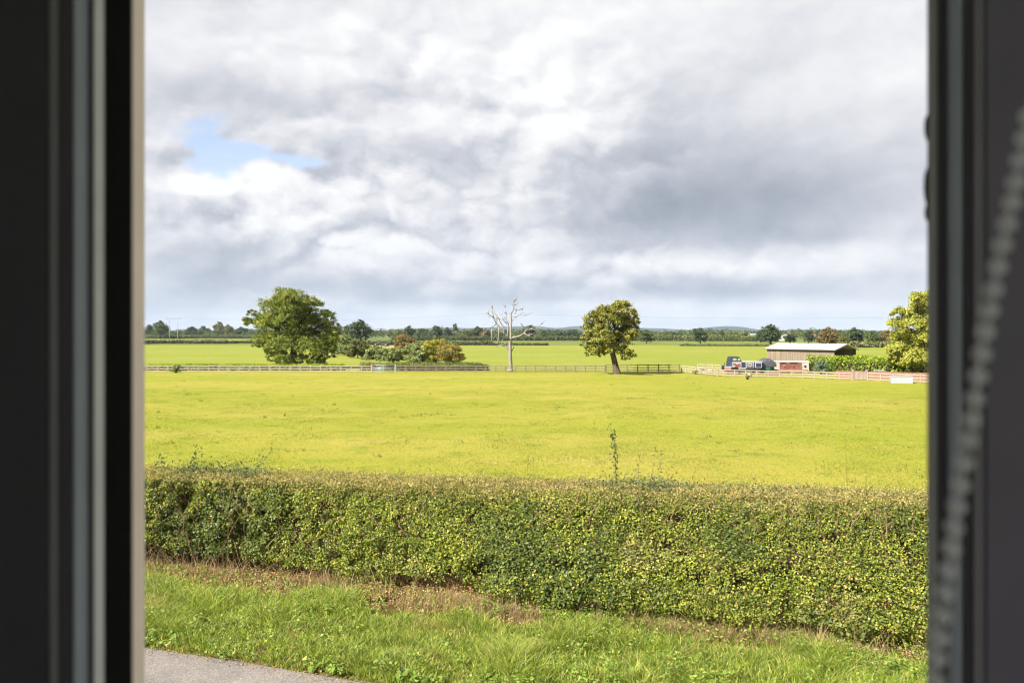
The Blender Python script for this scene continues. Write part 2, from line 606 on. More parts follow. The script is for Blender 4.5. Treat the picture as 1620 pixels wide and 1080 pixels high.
M['turf'] = leaf_mat('pasture blades', [(0, (.07, .125, .008)), (.5, (.18, .225, .017)), (.85, (.27, .27, .035)), (1, (.32, .27, .07))], trans=.4, rough=.6, gain=1.15)
M['dock'] = leaf_mat('pasture weeds', [(0, (.06, .08, .02)), (.6, (.11, .13, .03)), (1, (.17, .12, .05))], trans=.3)
M['oak_leaf'] = leaf_mat('oak leaves', [(0, (.030, .055, .008)), (.4, (.075, .11, .012)), (.75, (.145, .16, .018)), (1, (.20, .185, .025))],
                         patch=(.24, .185, .015), patch_scale=.22, patch_lo=.58, patch_hi=.8, trans=.3, gain=1.65)
M['oak2_leaf'] = leaf_mat('turning oak leaves', [(0, (.045, .06, .010)), (.4, (.10, .115, .015)), (.8, (.17, .16, .025)), (1, (.22, .17, .03))],
                          patch=(.20, .15, .025), patch_scale=.25, patch_lo=.58, patch_hi=.8, trans=.25, gain=1.7)
M['lime_leaf'] = leaf_mat('yellow green leaves', [(0, (.10, .125, .015)), (.4, (.20, .215, .03)), (.8, (.29, .28, .05)), (1, (.36, .33, .09))], trans=.35, gain=1.55)
M['beech_leaf'] = leaf_mat('bright green hedge', [(0, (.05, .095, .008)), (.5, (.12, .175, .012)), (1, (.21, .23, .02))], trans=.3, rough=.5, gain=1.7)
M['conifer'] = leaf_mat('blue green conifer', [(0, (.06, .09, .055)), (1, (.13, .165, .10))], trans=.15)
M['red_leaf'] = leaf_mat('reddish hawthorn', [(0, (.075, .06, .018)), (.5, (.135, .085, .028)), (1, (.19, .13, .04))], patch=(.09, .115, .03), patch_scale=.5, trans=.25)
M['gold_leaf'] = leaf_mat('golden hawthorn', [(0, (.11, .13, .015)), (.5, (.20, .20, .018)), (1, (.28, .23, .03))], patch=(.25, .15, .03), patch_scale=.4, trans=.3)
M['amber_leaf'] = leaf_mat('amber hawthorn', [(0, (.10, .09, .02)), (.5, (.18, .145, .03)), (1, (.23, .18, .05))], patch=(.10, .12, .02), patch_scale=.5, trans=.25)
M['sage_leaf'] = leaf_mat('grey green thorn', [(0, (.055, .08, .025)), (.5, (.10, .125, .04)), (1, (.15, .16, .06))], patch=(.15, .15, .05), patch_scale=.4, trans=.25, gain=1.9)
M['far_dark'] = leaf_mat('far dark crown', [(0, (.025, .04, .016)), (.6, (.045, .065, .022)), (1, (.075, .095, .03))], patch_scale=.15, trans=.2, gain=1.15)
M['far_mid'] = leaf_mat('far green crown', [(0, (.045, .065, .018)), (.6, (.075, .10, .025)), (1, (.11, .13, .035))], patch_scale=.15, trans=.2, gain=1.15)
M['far_olive'] = leaf_mat('far olive crown', [(0, (.065, .08, .022)), (.6, (.11, .12, .03)), (1, (.16, .15, .05))], patch_scale=.15, trans=.2, gain=1.15)
M['far_rust'] = leaf_mat('far rusty crown', [(0, (.07, .065, .02)), (.6, (.14, .10, .03)), (1, (.20, .13, .045))], patch=(.07, .09, .025), patch_scale=.2, trans=.2, gain=1.15)
M['far_hedge'] = leaf_mat('far hedge', [(0, (.030, .045, .014)), (.6, (.055, .075, .02)), (1, (.085, .10, .03))], patch=(.09, .08, .03), patch_scale=.08, trans=.2, gain=1.15)
M['far_hedge_green'] = leaf_mat('far green hedge', [(0, (.05, .075, .016)), (.6, (.085, .115, .025)), (1, (.125, .15, .035))], patch=(.13, .12, .04), patch_scale=.08, trans=.2, gain=1.15)
M['white_bloom'] = leaf_mat('pale plumes', [(0, (.22, .23, .14)), (.5, (.42, .40, .30)), (1, (.55, .53, .46))], trans=.2, gain=1.0)


# ------------------------------------------------------------------ points on the ground, from sight lines
def gp(px, py):
    d = EYE * F / (py - HORIZON)
    return Vector(((px - 810) / F * d, d, 0))


def at(px, d, z=0.0):
    return Vector(((px - 810) / F * d, d, z))


def zat(py, d):
    return EYE - (py - HORIZON) / F * d


# ------------------------------------------------------------------ ground sheets
def sheet(name, pts, z, mat, kind='structure', label=None):
    o = MB().add([(p[0], p[1], z) for p in pts], [tuple(range(len(pts)))]).build(name, mat)
    tag(o, kind=kind)
    return o


sheet('ground', [(-9000, -1400), (9000, -1400), (9000, 9300), (-9000, 9300)], -.30, M['land'])
ROAD_EDGE = [(-40, 17.6), (-20, 17.2), (-9, 14.9), (-6.5, 14.25), (-4.7, 13.68), (-2.98, 13.06), (-1.5, 12.5), (1, 12.2), (5, 11.7), (12, 10.9), (40, 7.5)]
sheet('road', [(-40, 9.0), (40, -1.0)] + ROAD_EDGE[::-1], -.02, M['asphalt'])


def road_y(x):
    xs, ys = zip(*ROAD_EDGE)
    return np.interp(x, xs, ys)


def hedge_y(x):
    return 17.47 - .165 * np.asarray(x)


# verge bank: a strip from the road edge up to the hedge foot
xs = np.linspace(-40, 40, 321)
rows = []
for k in range(14):
    t = k / 13
    y = road_y(xs) * (1 - t) + (hedge_y(xs) + 1.2) * t
    z = -.045 + .06 * min(1, t * 8) + .16 * t * t
    p = np.stack([xs, y, np.full_like(xs, z)], 1)
    p[:, 2] += (vnoise(p, .8, 3) - .5) * .10 * min(1, t * 5)
    p[:, 1] += (vnoise(p + 9, 2.2, 2) - .5) * .22 * (1 if k < 2 else .2)
    rows.append(p)
v = np.concatenate(rows)
n = len(xs)
f = [(r * n + i, r * n + i + 1, (r + 1) * n + i + 1, (r + 1) * n + i) for r in range(13) for i in range(n - 1)]
verge = mesh_np('verge', v, f, M['verge_soil'], smooth=True)
tag(verge, kind='structure')


def field_z(p):
    return (vnoise(p, .09, 3) - .5) * .34 + (vnoise(p + 5, .6, 3) - .5) * .10


# near pasture: gently uneven surface out to just past the post and rail fence
ys = np.concatenate([np.arange(16, 60, .5), np.arange(60, 119, 1.0)])
xg = np.arange(-95, 96, .8)
X, Y = np.meshgrid(xg, ys)
p = np.stack([X.ravel(), Y.ravel(), np.zeros(X.size)], 1)
p[:, 1] += np.where(p[:, 1] < 16.1, 1.47 - .165 * np.clip(p[:, 0], -30, 30), 0)
p[:, 2] = field_z(p) * np.clip((118 - p[:, 1]) / 6, 0, 1) + .012
nx = len(xg)
f = [(r * nx + i, r * nx + i + 1, (r + 1) * nx + i + 1, (r + 1) * nx + i) for r in range(len(ys) - 1) for i in range(nx - 1)]
pasture = mesh_np('pasture', p, f, M['field'], smooth=True)
tag(pasture, kind='structure')
sheet('far_pasture', [(-420, 117), (420, 117), (420, 384), (-420, 384)], -.02, M['field_far'])
sheet('meadow', [(-200, 384), (700, 384), (700, 640), (-200, 640)], -.03, M['field_cloud_shade'])
sheet('far_meadow', [(-900, 462), (-120, 462), (-200, 885), (-900, 885)], -.035, M['field_far'])
sheet('stubble_field', [at(590, 330)[:2], at(662, 330)[:2], at(676, 383)[:2], at(586, 383)[:2]], -.012, M['stubble'])
sheet('distant_stubble', [at(1040, 1500)[:2], at(1110, 1500)[:2], at(1105, 2100)[:2], at(1030, 2100)[:2]], -.03, M['stubble'])


# ------------------------------------------------------------------ the window we look through and the room behind it
def plain(name, col, rough=.5, spec=.3):
    return paint(name, col, .06, 14, rough, spec)


M['frame_grey'] = plain('anthracite frame', (.075, .075, .082), .5, .3)
M['frame_dark'] = plain('dark frame', (.05, .049, .052), .6, .2)
M['bead_blue'] = plain('satin grey bead', (.10, .112, .125), .35, .5)
M['strip_grey'] = plain('grey seal strip', (.30, .31, .31), .5, .4)
M['gasket'] = plain('black rubber gasket', (.006, .006, .006), .7, .15)
M['trim'] = paint('buff outer trim', (.23, .20, .165), .1, 8, .8, .2)
M['room'] = plain('room paint', (.62, .62, .635), .9, .1)
M['chain'] = plain('grey plastic beads', (.42, .42, .45), .35, .5)
M['brickish'] = paint('house wall render', (.45, .38, .31), .1, 5, .9, .1, bump=.4)

Z0, Z1 = EYE - .95, EYE + .62      # sill and head of the opening
RX0, RX1, RY0, RY1 = -2.0, 2.2, -3.4, .56
FL, CE = EYE - 1.62, EYE + 1.0


def struct(name, mb, mat):
    return tag(mb.build(name, mat), kind='structure')


mb = MB()
OX0, OX1 = -.505, .535
mb.box(RX0 - .25, OX0, RY1, RY1 + .22, FL - .3, CE + .3)
mb.box(OX1, RX1 + .25, RY1, RY1 + .22, FL - .3, CE + .3)
mb.box(OX0, OX1, RY1, RY1 + .22, FL - .3, Z0)
mb.box(OX0, OX1, RY1, RY1 + .22, Z1, CE + .3)
struct('window_wall', mb, M['room'])
struct('room_left_wall', MB().box(RX0 - .25, RX0, RY0, RY1 - .003, FL - .3, CE + .3), M['room'])
mb = MB()   # right wall with an opening added to let light onto the window frame
mb.box(RX1, RX1 + .25, RY0, -2.9, FL - .3, CE + .3)
mb.box(RX1, RX1 + .25, -.5, RY1 - .003, FL - .3, CE + .3)
mb.box(RX1, RX1 + .25, -2.9, -.5, FL - .3, FL + .4)
mb.box(RX1, RX1 + .25, -2.9, -.5, CE - .15, CE + .3)
struct('room_right_wall', mb, M['room'])
mb = MB()   # back wall with a wide opening added to brighten the frame: the sun comes in there and falls on the floor, never on the window
mb.box(RX0 - .25, RX1 + .25, RY0 - .25, RY0 - .003, FL - .3, FL + .05)
mb.box(RX0 - .25, RX1 + .25, RY0 - .25, RY0 - .003, CE - .12, CE + .3)
mb.box(RX0 - .25, RX0 + .12, RY0 - .25, RY0 - .003, FL + .05, CE - .12)
mb.box(RX1 - .12, RX1 + .25, RY0 - .25, RY0 - .003, FL + .05, CE - .12)
struct('room_back_wall', mb, M['room'])
struct('room_floor', MB().box(RX0, RX1, RY0, RY1 - .003, FL - .2, FL), plain('floor boards', (.39, .385, .395)))
struct('room_ceiling', MB().box(RX0, RX1, RY0, RY1 - .003, CE, CE + .2), M['room'])
# lower storey under the room
struct('house_base', MB().box(RX0 - .25, RX1 + .25, RY0 - .25, RY1 + .22, -.05, FL - .303), M['brickish'])

win = empty('window', (0, RY1, Z0))
tag(win, 'dark grey window frame standing open round the whole view, in soft focus', 'window')


def win_prism(name, poly, mat, parent, z0=Z0, z1=Z1):
    o = MB().prism(poly, 'z', z0, z1).build(name, mat, parent)
    # parent sits at the sill; keep world placement
    o.matrix_parent_inverse = Matrix.Translation((0, -RY1, -Z0)) if parent is win else Matrix.Translation((0, 0, 0))
    return o


def arc(cx, cy, r, a0, a1, n=6):
    return [(cx + r * math.cos(R(a0 + (a1 - a0) * i / n)), cy + r * math.sin(R(a0 + (a1 - a0) * i / n))) for i in range(n + 1)]


# every step of the profile is a solid member, the next one set a few millimetres further out
def member(name, px0, px1, y, depth, mat, right=False, lip=.0, round_=0.0):
    """px0..px1: the strip seen from the middle of the room, given as sight lines to its front face at y"""
    x0, x1 = (px0 - 810) / F * y, (px1 - 810) / F * y
    if right:
        xo = .53
        poly = [(xo, y), (x0 + lip, y), (x0, y + lip), (x0, y + depth), (xo, y + depth)]
    else:
        xo = -.49
        poly = [(xo, y), (x1 - lip, y), (x1, y + lip), (x1, y + depth), (xo, y + depth)]
    if round_:
        xa, xb = (x0, x1)
        n_ = 8
        bulge = [(xa + (xb - xa) * k_ / n_, y - round_ * math.sin(math.pi * k_ / n_)) for k_ in range(n_ + 1)]
        if right:
            poly = [(xo, y)] + bulge[::-1] + [(x0, y + depth), (xo, y + depth)]
        else:
            poly = [(xo, y)] + bulge + [(x1, y + depth), (xo, y + depth)]
    return win_prism(name, poly, mat, win)


M['f_face'] = plain('dark frame face', (.0285, .0275, .034), .6, .2)
M['f_strip'] = plain('grey frame lip', (.125, .125, .13), .5, .3)
M['f_groove'] = plain('frame groove', (.042, .038, .046), .6, .2)
M['f_bead'] = plain('blue grey bead', (.28, .31, .36), .4, .4)
M['f_seal'] = plain('light grey seal', (.76, .76, .78), .6, .3)
M['f_right'] = plain('dark frame right', (.102, .092, .122), .55, .25)
M['f_right_strip'] = plain('grey frame edge', (.20, .20, .205), .5, .3)
M['f_right_bead'] = plain('blue grey right bead', (.20, .22, .26), .4, .4)
M['trim'] = paint('buff outer trim', (.84, .72, .60), .06, 8, .85, .1)
member('jamb', -40, 75, .6000, .0022, M['f_face'])
member('jamb_lip', 60, 91, .6025, .0022, M['f_strip'])
member('stop', 80, 113, .6050, .0040, M['f_groove'])
member('bead', 113, 136, .6095, .0040, M['f_bead'], round_=.0035)
member('sash_edge', 120, 146, .6140, .0022, M['f_groove'])
member('seal_strip', 140, 163, .6165, .0020, M['f_seal'], lip=.0008)
member('gasket', 150, 207, .6190, .0030, M['gasket'])
win_prism('outer_trim', [(-.50, .8505), (-.4072, .8505), (-.4072, .8830), (-.50, .8830)], M['trim'], win)
member('jamb', 1562, 1680, .6000, .0022, M['f_right'], True)
member('jamb_lip', 1541, 1600, .6025, .0022, plain('frame lip right', (.13, .125, .145), .5, .25), True)
member('stop', 1526, 1580, .6050, .0040, M['f_groove'], True)
member('bead', 1502, 1526, .6095, .0040, M['f_right_bead'], True, round_=.0035)
member('sash_edge', 1486, 1520, .6140, .0022, M['f_groove'], True)
member('seal_strip', 1470, 1500, .6165, .0030, M['f_right_strip'], True, lip=.0008)
# perished lumps on the seal
XS = (1470 - 810) / F * .6165
for zz, hh, pr in ((.160, .020, .0010), (.114, .030, .0015), (.094, .012, .0008)):
    MBb = MB().tube([(XS + .001, .6195, EYE + zz - hh / 2), (XS - pr * .6, .6195, EYE + zz - hh / 4), (XS - pr, .6195, EYE + zz), (XS - pr * .5, .6195, EYE + zz + hh / 3), (XS + .001, .6195, EYE + zz + hh / 2)], .0013, 8)
    lump = MBb.build('seal_lump', M['gasket'], win, smooth=True)
    lump.matrix_parent_inverse = Matrix.Translation((0, -RY1, -Z0))
for nm, za, zb in (('head', Z1 - .06, Z1), ('sill', Z0, Z0 + .06)):
    o = MB().box(-.285, .310, .624, .67, za, zb).build(nm, M['frame_grey'], win)
    o.matrix_parent_inverse = Matrix.Translation((0, -RY1, -Z0))

# bead chain of a blind, pulled aside to the right of the window
chain = empty('blind_chain', at(1500, .30, zat(900, .30)))
tag(chain, 'grey beaded blind chain hanging slantwise before the right window jamb, out of focus', 'chain')
ck = [(1634, 150), (1622, 215), (1600, 325), (1581, 410), (1560, 520), (1541, 640), (1523, 750), (1507, 850), (1494, 945), (1484, 1040), (1476, 1140)]
CY = .31
cpts = [at(px, CY, zat(py, CY)) for px, py in ck]
sm = []
for i in range(len(cpts) - 1):
    p0, p1, p2, p3 = cpts[max(i - 1, 0)], cpts[i], cpts[i + 1], cpts[min(i + 2, len(cpts) - 1)]
    for k in range(24):
        t = k / 24
        sm.append(.5 * ((2 * p1) + (p2 - p0) * t + (2 * p0 - 5 * p1 + 4 * p2 - p3) * t * t + (3 * p1 - p0 - 3 * p2 + p3) * t ** 3))
cinv = Matrix.Translation(-chain.location)
cord = MB().tube(sm, .0007, 6).build('cord', M['chain'], chain, smooth=True)
cord.matrix_parent_inverse = cinv
bmx = bmesh.new()
bmesh.ops.create_uvsphere(bmx, u_segments=14, v_segments=10, radius=.0033)
bme = bpy.data.meshes.new('bead')
bmx.to_mesh(bme)
bmx.free()
for q in bme.polygons: q.use_smooth = True
bme.materials.append(M['chain'])
acc = 0
last = sm[0]
for q in sm:
    acc += (q - last).length
    last = q
    if acc >= .0079:
        acc = 0
        o = link(bpy.data.objects.new('bead', bme), chain)
        o.matrix_parent_inverse = cinv
        o.location = q


# ------------------------------------------------------------------ roadside hedge
FOOT = [.10, .22, .60, 1.1, 1.85, 2.0, 2.45, 2.7]
def hedge_profile(t, s):
    """t 0..1 from the front foot over the top to the back edge; s = x along the hedge; returns offset towards viewer and height"""
    foot = np.interp(s, [-12, -7, -3.5, -1.5, 1, 4, 7, 12], FOOT)
    foot = foot + (vnoise(np.stack([s, s * 0 + 2.0, s * 0], 1), .75, 3) - .5) * 1.1
    foot = np.maximum(foot, .05)
    tt = np.array([0, .12, .30, .48, .585, .64, .72, .95, 1.0])
    oo = np.array([.85, 1.0, .80, .35, .08, -.06, -.35, -1.38, -1.52])
    zz = np.array([.05, .45, 1.10, 1.75, 2.10, 2.20, 2.25, 2.20, 1.9])
    o = np.interp(t, tt, oo)
    o = np.where(o > 0, o * (foot + .06), o)
    return o, np.interp(t, tt, zz)


def hedge_points(n, tlo, thi, depth, bump=.20):
    s = rng.uniform(-12.5, 12.5, n)
    t = rng.uniform(tlo, thi, n)
    o, z = hedge_profile(t, s)
    o2, z2 = hedge_profile(np.clip(t + .012, 0, 1), s)
    o1, z1 = hedge_profile(np.clip(t - .012, 0, 1), s)
    ty, tz = (o1 - o2), (z2 - z1)           # tangent in (towards-back, up)
    nn = np.stack([np.zeros(n), -tz, ty], 1)
    nn = unit(nn)
    nn = np.where(nn[:, 1:2] > .6, -nn, nn)
    p = np.stack([s, hedge_y(s) - o, z], 1)
    b = (vnoise(p, .9, 3) - .5) * 2 * bump + (vnoise(p + 31, 3.2, 2) - .5) * .30 + (vnoise(p + 13, 8.0, 1) - .5) * .14
    up = np.clip((nn[:, 2] - .35) * 3, 0, 1)      # the clipped top stays level; only the sides have hollows
    b = b * (1 - .6 * up) - (np.clip(vnoise(p + 77, 1.5, 2) - .63, 0, 1) * 2.0 + np.clip(vnoise(p + 140, 4.0, 2) - .61, 0, 1) * 1.2) * (1 - up) * np.clip((2.05 - z) / .3, 0, 1)          # hollows
    dep = rng.exponential(depth, n)
    p = p + nn * (b - dep)[:, None] + rng.normal(size=(n, 3)) * .02
    return p, nn, t, s


hedge = empty('roadside_hedge', (0, float(hedge_y(0)), 0))
tag(hedge, 'long clipped mixed hedge with a flat brownish top along the grass verge', 'hedge')
HINV = Matrix.Translation((0, -float(hedge_y(0)), 0))


def hchild(o):
    o.matrix_parent_inverse = HINV
    return o


def zmin_leaf(s):
    base = np.interp(s, [-12, -8.5, -7, -5.2, -4.6, -3.2, -2.6, -1.0, 0.2, 3, 5, 8, 12], [.70, .62, .50, .50, .40, .42, .45, .34, .12, .26, .20, .10, .10])
    return base


pf, nf, tf, sf = hedge_points(195000, 0.0, .62, .085)
keep = pf[:, 2] > zmin_leaf(sf) + (vnoise(pf + 3, 1.8, 2) - .5) * .6 + (vnoise(pf * np.array([1, .3, .3]) + 90, .9, 3) - .5) * .8 + rng.normal(size=len(pf)) * .10
gapn = vnoise(pf * np.array([1, 1, 1.2]) + 50, 2.4, 2)
keep &= ~((gapn > .66) & (rng.random(len(pf)) < .8))
pf, nf = pf[keep], nf[keep]
nd = unit(nf * .75 + rng.normal(size=pf.shape) * .55 + np.array([-.1, -.05, .25]))
hchild(leaf_mesh('foliage', pf, nd, rng.uniform(.026, .066, len(pf)) , M['hedge_leaf'], hedge, aspect=.72))
pt, ntp, tt_, st_ = hedge_points(210000, .555, 1.0, .05, .09)
nd = unit(ntp * .4 + rng.normal(size=pt.shape) * .7 + np.array([0, 0, .3]))
hchild(leaf_mesh('clipped_top', pt, nd, rng.uniform(.022, .05, len(pt)), M['hedge_top'], hedge, aspect=.6))
# patches of darker glossy ivy / holly
pi_, ni_, ti_, si_ = hedge_points(60000, .03, .60, .03)
msk = (vnoise(pi_ + 120, .7, 4) + rng.normal(size=len(pi_)) * .05 > .62) & (pi_[:, 2] > zmin_leaf(si_) - .1)
pi_, ni_ = pi_[msk], ni_[msk]
hchild(leaf_mesh('ivy', pi_ + ni_ * .03, unit(ni_ + rng.normal(size=pi_.shape) * .5 + np.array([0, 0, .3])), rng.uniform(.05, .085, len(pi_)), M['ivy'], hedge, aspect=.8))
# woody inside: a dense dark core and hundreds of twigs reaching the surface
xs = np.linspace(-12.5, 12.5, 126)
rowsv = []
ring = [(-.42, .25), (-.44, .8), (-.50, 1.3), (-.42, 1.86), (-.7, 2.0), (-1.15, 1.98), (-1.2, 1.0), (-1.0, .25)]
for (o, z) in ring:
    foot = np.interp(xs, [-12, -7, -3.5, -1.5, 1, 4, 7, 12], FOOT)
    oo = o + (foot * .45 if o > -.32 else 0) * (1 - z / 2.2)
    pp = np.stack([xs, hedge_y(xs) - oo, np.full_like(xs, z)], 1)
    pp[:, 1] += (vnoise(pp, 1.7, 2) - .5) * .3
    pp[:, 2] += (vnoise(pp + 8, 1.7, 2) - .5) * .15
    rowsv.append(pp)
v = np.concatenate(rowsv)
nx = len(xs)
nr = len(ring)
f = [(r * nx + i, r * nx + i + 1, ((r + 1) % nr) * nx + i + 1, ((r + 1) % nr) * nx + i) for r in range(nr) for i in range(nx - 1)]
hchild(mesh_np('branches', v, f, M['stem'], hedge))
tw = MB()
for i in range(1500):
    s = random.uniform(-12, 12)
    low = random.random() < .55
    z0 = 0.02 if low else random.uniform(.3, 1.6)
    foot = float(np.interp(s, [-12, -7, -3.5, -1.5, 1, 4, 7, 12], FOOT))
    y0 = float(hedge_y(s)) - (random.uniform(-.3, .15) + foot * .35)
    a = Vector((s, y0, z0))
    L = random.uniform(.5, 1.0)
    d = Vector((random.gauss(0, .35), random.uniform(-.45, -.02), random.uniform(.6, 1.0))).normalized()
    b = a + d * L * .5 + Vector((random.gauss(0, .05), 0, 0))
    c = b + (d + Vector((random.gauss(0, .3), random.gauss(0, .2), random.gauss(0, .2)))).normalized() * L * .5
    r = random.uniform(.004, .013)
    tw.tube([a, b, c], [r, r * .7, r * .3], 4, cap=False)
hchild(tw.build('twig', M['dry_stem'], hedge))


# shoots that stick up above the clipped top
def shoot(px, py_top, dback, mat, leafy=1.0, side=.0, n=40, size=.06, r=.006):
    s = (px - 810) / F * 17.6
    y = float(hedge_y(s)) + dback
    d = y
    zt = zat(py_top, d)
    x = (px - 810) / F * d
    pts = []
    for k in range(9):
        t = k / 8
        pts.append((x - side * (1 - t) + math.sin(t * 4 + px) * .03, y + math.cos(t * 3 + px) * .03, 2.0 + (zt - 2.0) * t))
    hchild(MB().tube(pts, [r * (1 - .7 * k / 8) for k in range(9)], 5).build('shoot', M['stem'], hedge))
    if leafy > 0:
        P = np.array(pts)
        idx = rng.uniform(1.5, 8, n)
        i0 = np.floor(idx).astype(int)
        i0 = np.clip(i0, 0, 7)
        q = P[i0] + (P[i0 + 1] - P[i0]) * (idx - i0)[:, None] + rng.normal(size=(n, 3)) * .05 * leafy
        hchild(leaf_mesh('shoot_leaves', q, rng.normal(size=(n, 3)) + np.array([0, -.5, .5]), rng.uniform(.7, 1.2, n) * size, mat, hedge))


shoot(968, 672, .9, M['bramble'], .9, -.1, 60, .075)
shoot(975, 690, .9, M['bramble'], .8, .05, 40, .07)
shoot(1035, 702, .8, M['dock'], .5, .08, 26, .045, .004)
shoot(1014, 712, .8, M['dock'], .5, .06, 18, .04, .004)
shoot(1046, 715, .7, M['bramble'], .6, .0, 40, .05, .004)
shoot(1340, 690, .8, M['dock'], .3, .02, 14, .04, .004)
shoot(1372, 752, .8, M['dock'], .3, .02, 10, .04, .003)
shoot(1420, 755, .8, M['dock'], .4, -.1, 12, .04, .004)
shoot(316, 705, .8, M['bramble'], 1.2, .25, 70, .075)
shoot(258, 716, .7, M['bramble'], 1.2, .1, 50, .07)
shoot(432, 706, .9, M['bramble'], .6, .7, 44, .06, .004)
shoot(838, 712, 1.0, M['dock'], .2, .04, 10, .04, .003)
bq = []
for px, w_, n_, h_ in ((330, 60, 900, .28), (372, 40, 700, .30), (290, 40, 500, .22), (408, 30, 300, .16), (965, 60, 500, .15), (1035, 50, 700, .26), (1075, 60, 400, .14), (1180, 120, 400, .10)):
    d = float(hedge_y((px - 810) / F * 18)) + .7
    q = rng.normal(size=(n_, 3)) * np.array([w_ / F * d * .5, .25, h_ * .5]) + np.array([(px - 810) / F * d, d, 2.22])
    q = q[q[:, 2] > 2.05]
    bq.append(q)
q = np.concatenate(bq)
hchild(leaf_mesh('bramble_foliage', q, rng.normal(size=q.shape) + np.array([0, -.3, .8]), rng.uniform(.035, .07, len(q)), M['bramble'], hedge))

# ------------------------------------------------------------------ verge: grass, weeds, litter
def verge_z(p):
    t = np.clip((p[:, 1] - road_y(p[:, 0])) / (hedge_y(p[:, 0]) + 1.2 - road_y(p[:, 0])), 0, 1)
    return -.045 + .06 * np.minimum(1, t * 8) + .16 * t * t


def hedge_foot(x):
    return hedge_y(x) - np.interp(x, [-12, -7, -3.5, -1.5, 1, 4, 7, 12], FOOT)


def grass_back(x):
    return np.interp(x, [-12, -7, -5.5, -3.5, -2, 2.2, 5.2, 6.6, 12], [17.3, 16.9, 16.7, 16.3, 15.9, 14.9, 13.85, 13.35, 12.8])


nt = 6400
x = rng.uniform(-10.5, 10.5, nt)
u = rng.random(nt) ** .9
lo, hi = road_y(x) + .10, grass_back(x) + rng.normal(size=nt) * .22 + (vnoise(np.stack([x, x * 0, x * 0], 1), .8, 3) - .42) * 2.6
y = lo + (hi - lo) * u
ctr = np.stack([x, y, np.zeros(nt)], 1)
ctr[:, 2] = verge_z(ctr)
hn = vnoise(ctr, 1.1, 2)
th = (.10 + .46 * np.clip(hn - .25, 0, 1)) * np.clip((y - road_y(x)) / .7 + .3, .3, 1)
k = 22
off = rng.normal(size=(nt * k, 2)) * .06
base = np.repeat(ctr, k, 0)
base[:, :2] += off
h = np.repeat(th, k) * rng.uniform(.5, 1.35, nt * k)
dr = rng.random(nt) * 6.28
comb_ = np.repeat(np.stack([np.cos(dr), np.sin(dr)], 1), k, 0) * .14
lean = (rng.normal(size=(nt * k, 2)) * .42 + comb_ + unit(off) * .45) * h[:, None]
vg = blade_mesh('verge_grass', base, h, lean, rng.uniform(.008, .017, nt * k), M['grass'])
tag(vg, 'long green grass growing on the verge between road and hedge', 'grass', kind='stuff')

# straw-coloured dead grass along the hedge foot
nt = 1500
x = rng.uniform(-10.5, 10.5, nt)
y = np.minimum(hedge_foot(x) - rng.normal(size=nt) * .22 - .12, grass_back(x) + rng.random(nt) * (hedge_foot(x) - grass_back(x) + .3))
ctr = np.stack([x, y, np.zeros(nt)], 1)
ctr[:, 2] = verge_z(ctr)
sel = vnoise(ctr + 40, .9, 2) > .50
ctr = ctr[sel]
k = 12
base = np.repeat(ctr, k, 0) + rng.normal(size=(len(ctr) * k, 3)) * np.array([.09, .07, 0])
h = rng.uniform(.12, .42, len(base))
lean = rng.normal(size=(len(base), 2)) * .5 * h[:, None]
sg = blade_mesh('dry_grass', base, h, lean, rng.uniform(.006, .011, len(base)), M['straw'])
tag(sg, 'dry straw coloured grass along the foot of the hedge', 'dry grass', kind='stuff')

nt = 220
x = rng.uniform(-9, 9, nt)
ctr = np.stack([x, hedge_foot(x) - rng.uniform(.0, .5, nt), np.zeros(nt)], 1)
ctr[:, 2] = verge_z(ctr)
base = np.repeat(ctr, 4, 0) + rng.normal(size=(nt * 4, 3)) * np.array([.06, .05, 0])
h = rng.uniform(.35, .85, len(base))
ds = blade_mesh('dry_stalks', base, h, rng.normal(size=(len(base), 2)) * .35 * h[:, None], rng.uniform(.006, .012, len(base)), M['straw'], seg=4)
tag(ds, 'thin dry stalks standing against the foot of the hedge', 'dry stalks', kind='stuff')
nl = 26000
x = rng.uniform(-10.5, 10.5, nl)
y = grass_back(x) - .2 + (hedge_y(x) + .3 - grass_back(x)) * rng.random(nl)
q = np.stack([x, y, np.zeros(nl)], 1)
q[:, 2] = verge_z(q) + .02 + rng.random(nl) ** 2 * .10
q = q[vnoise(q + 60, .7, 2) > .30]
lt = leaf_mesh('leaf_litter', q, rng.normal(size=q.shape) * .5 + np.array([0, -.2, 1]), rng.uniform(.02, .06, len(q)), M['litter'])
tag(lt, 'brown fallen leaves lying under the hedge', 'leaf litter', kind='stuff')

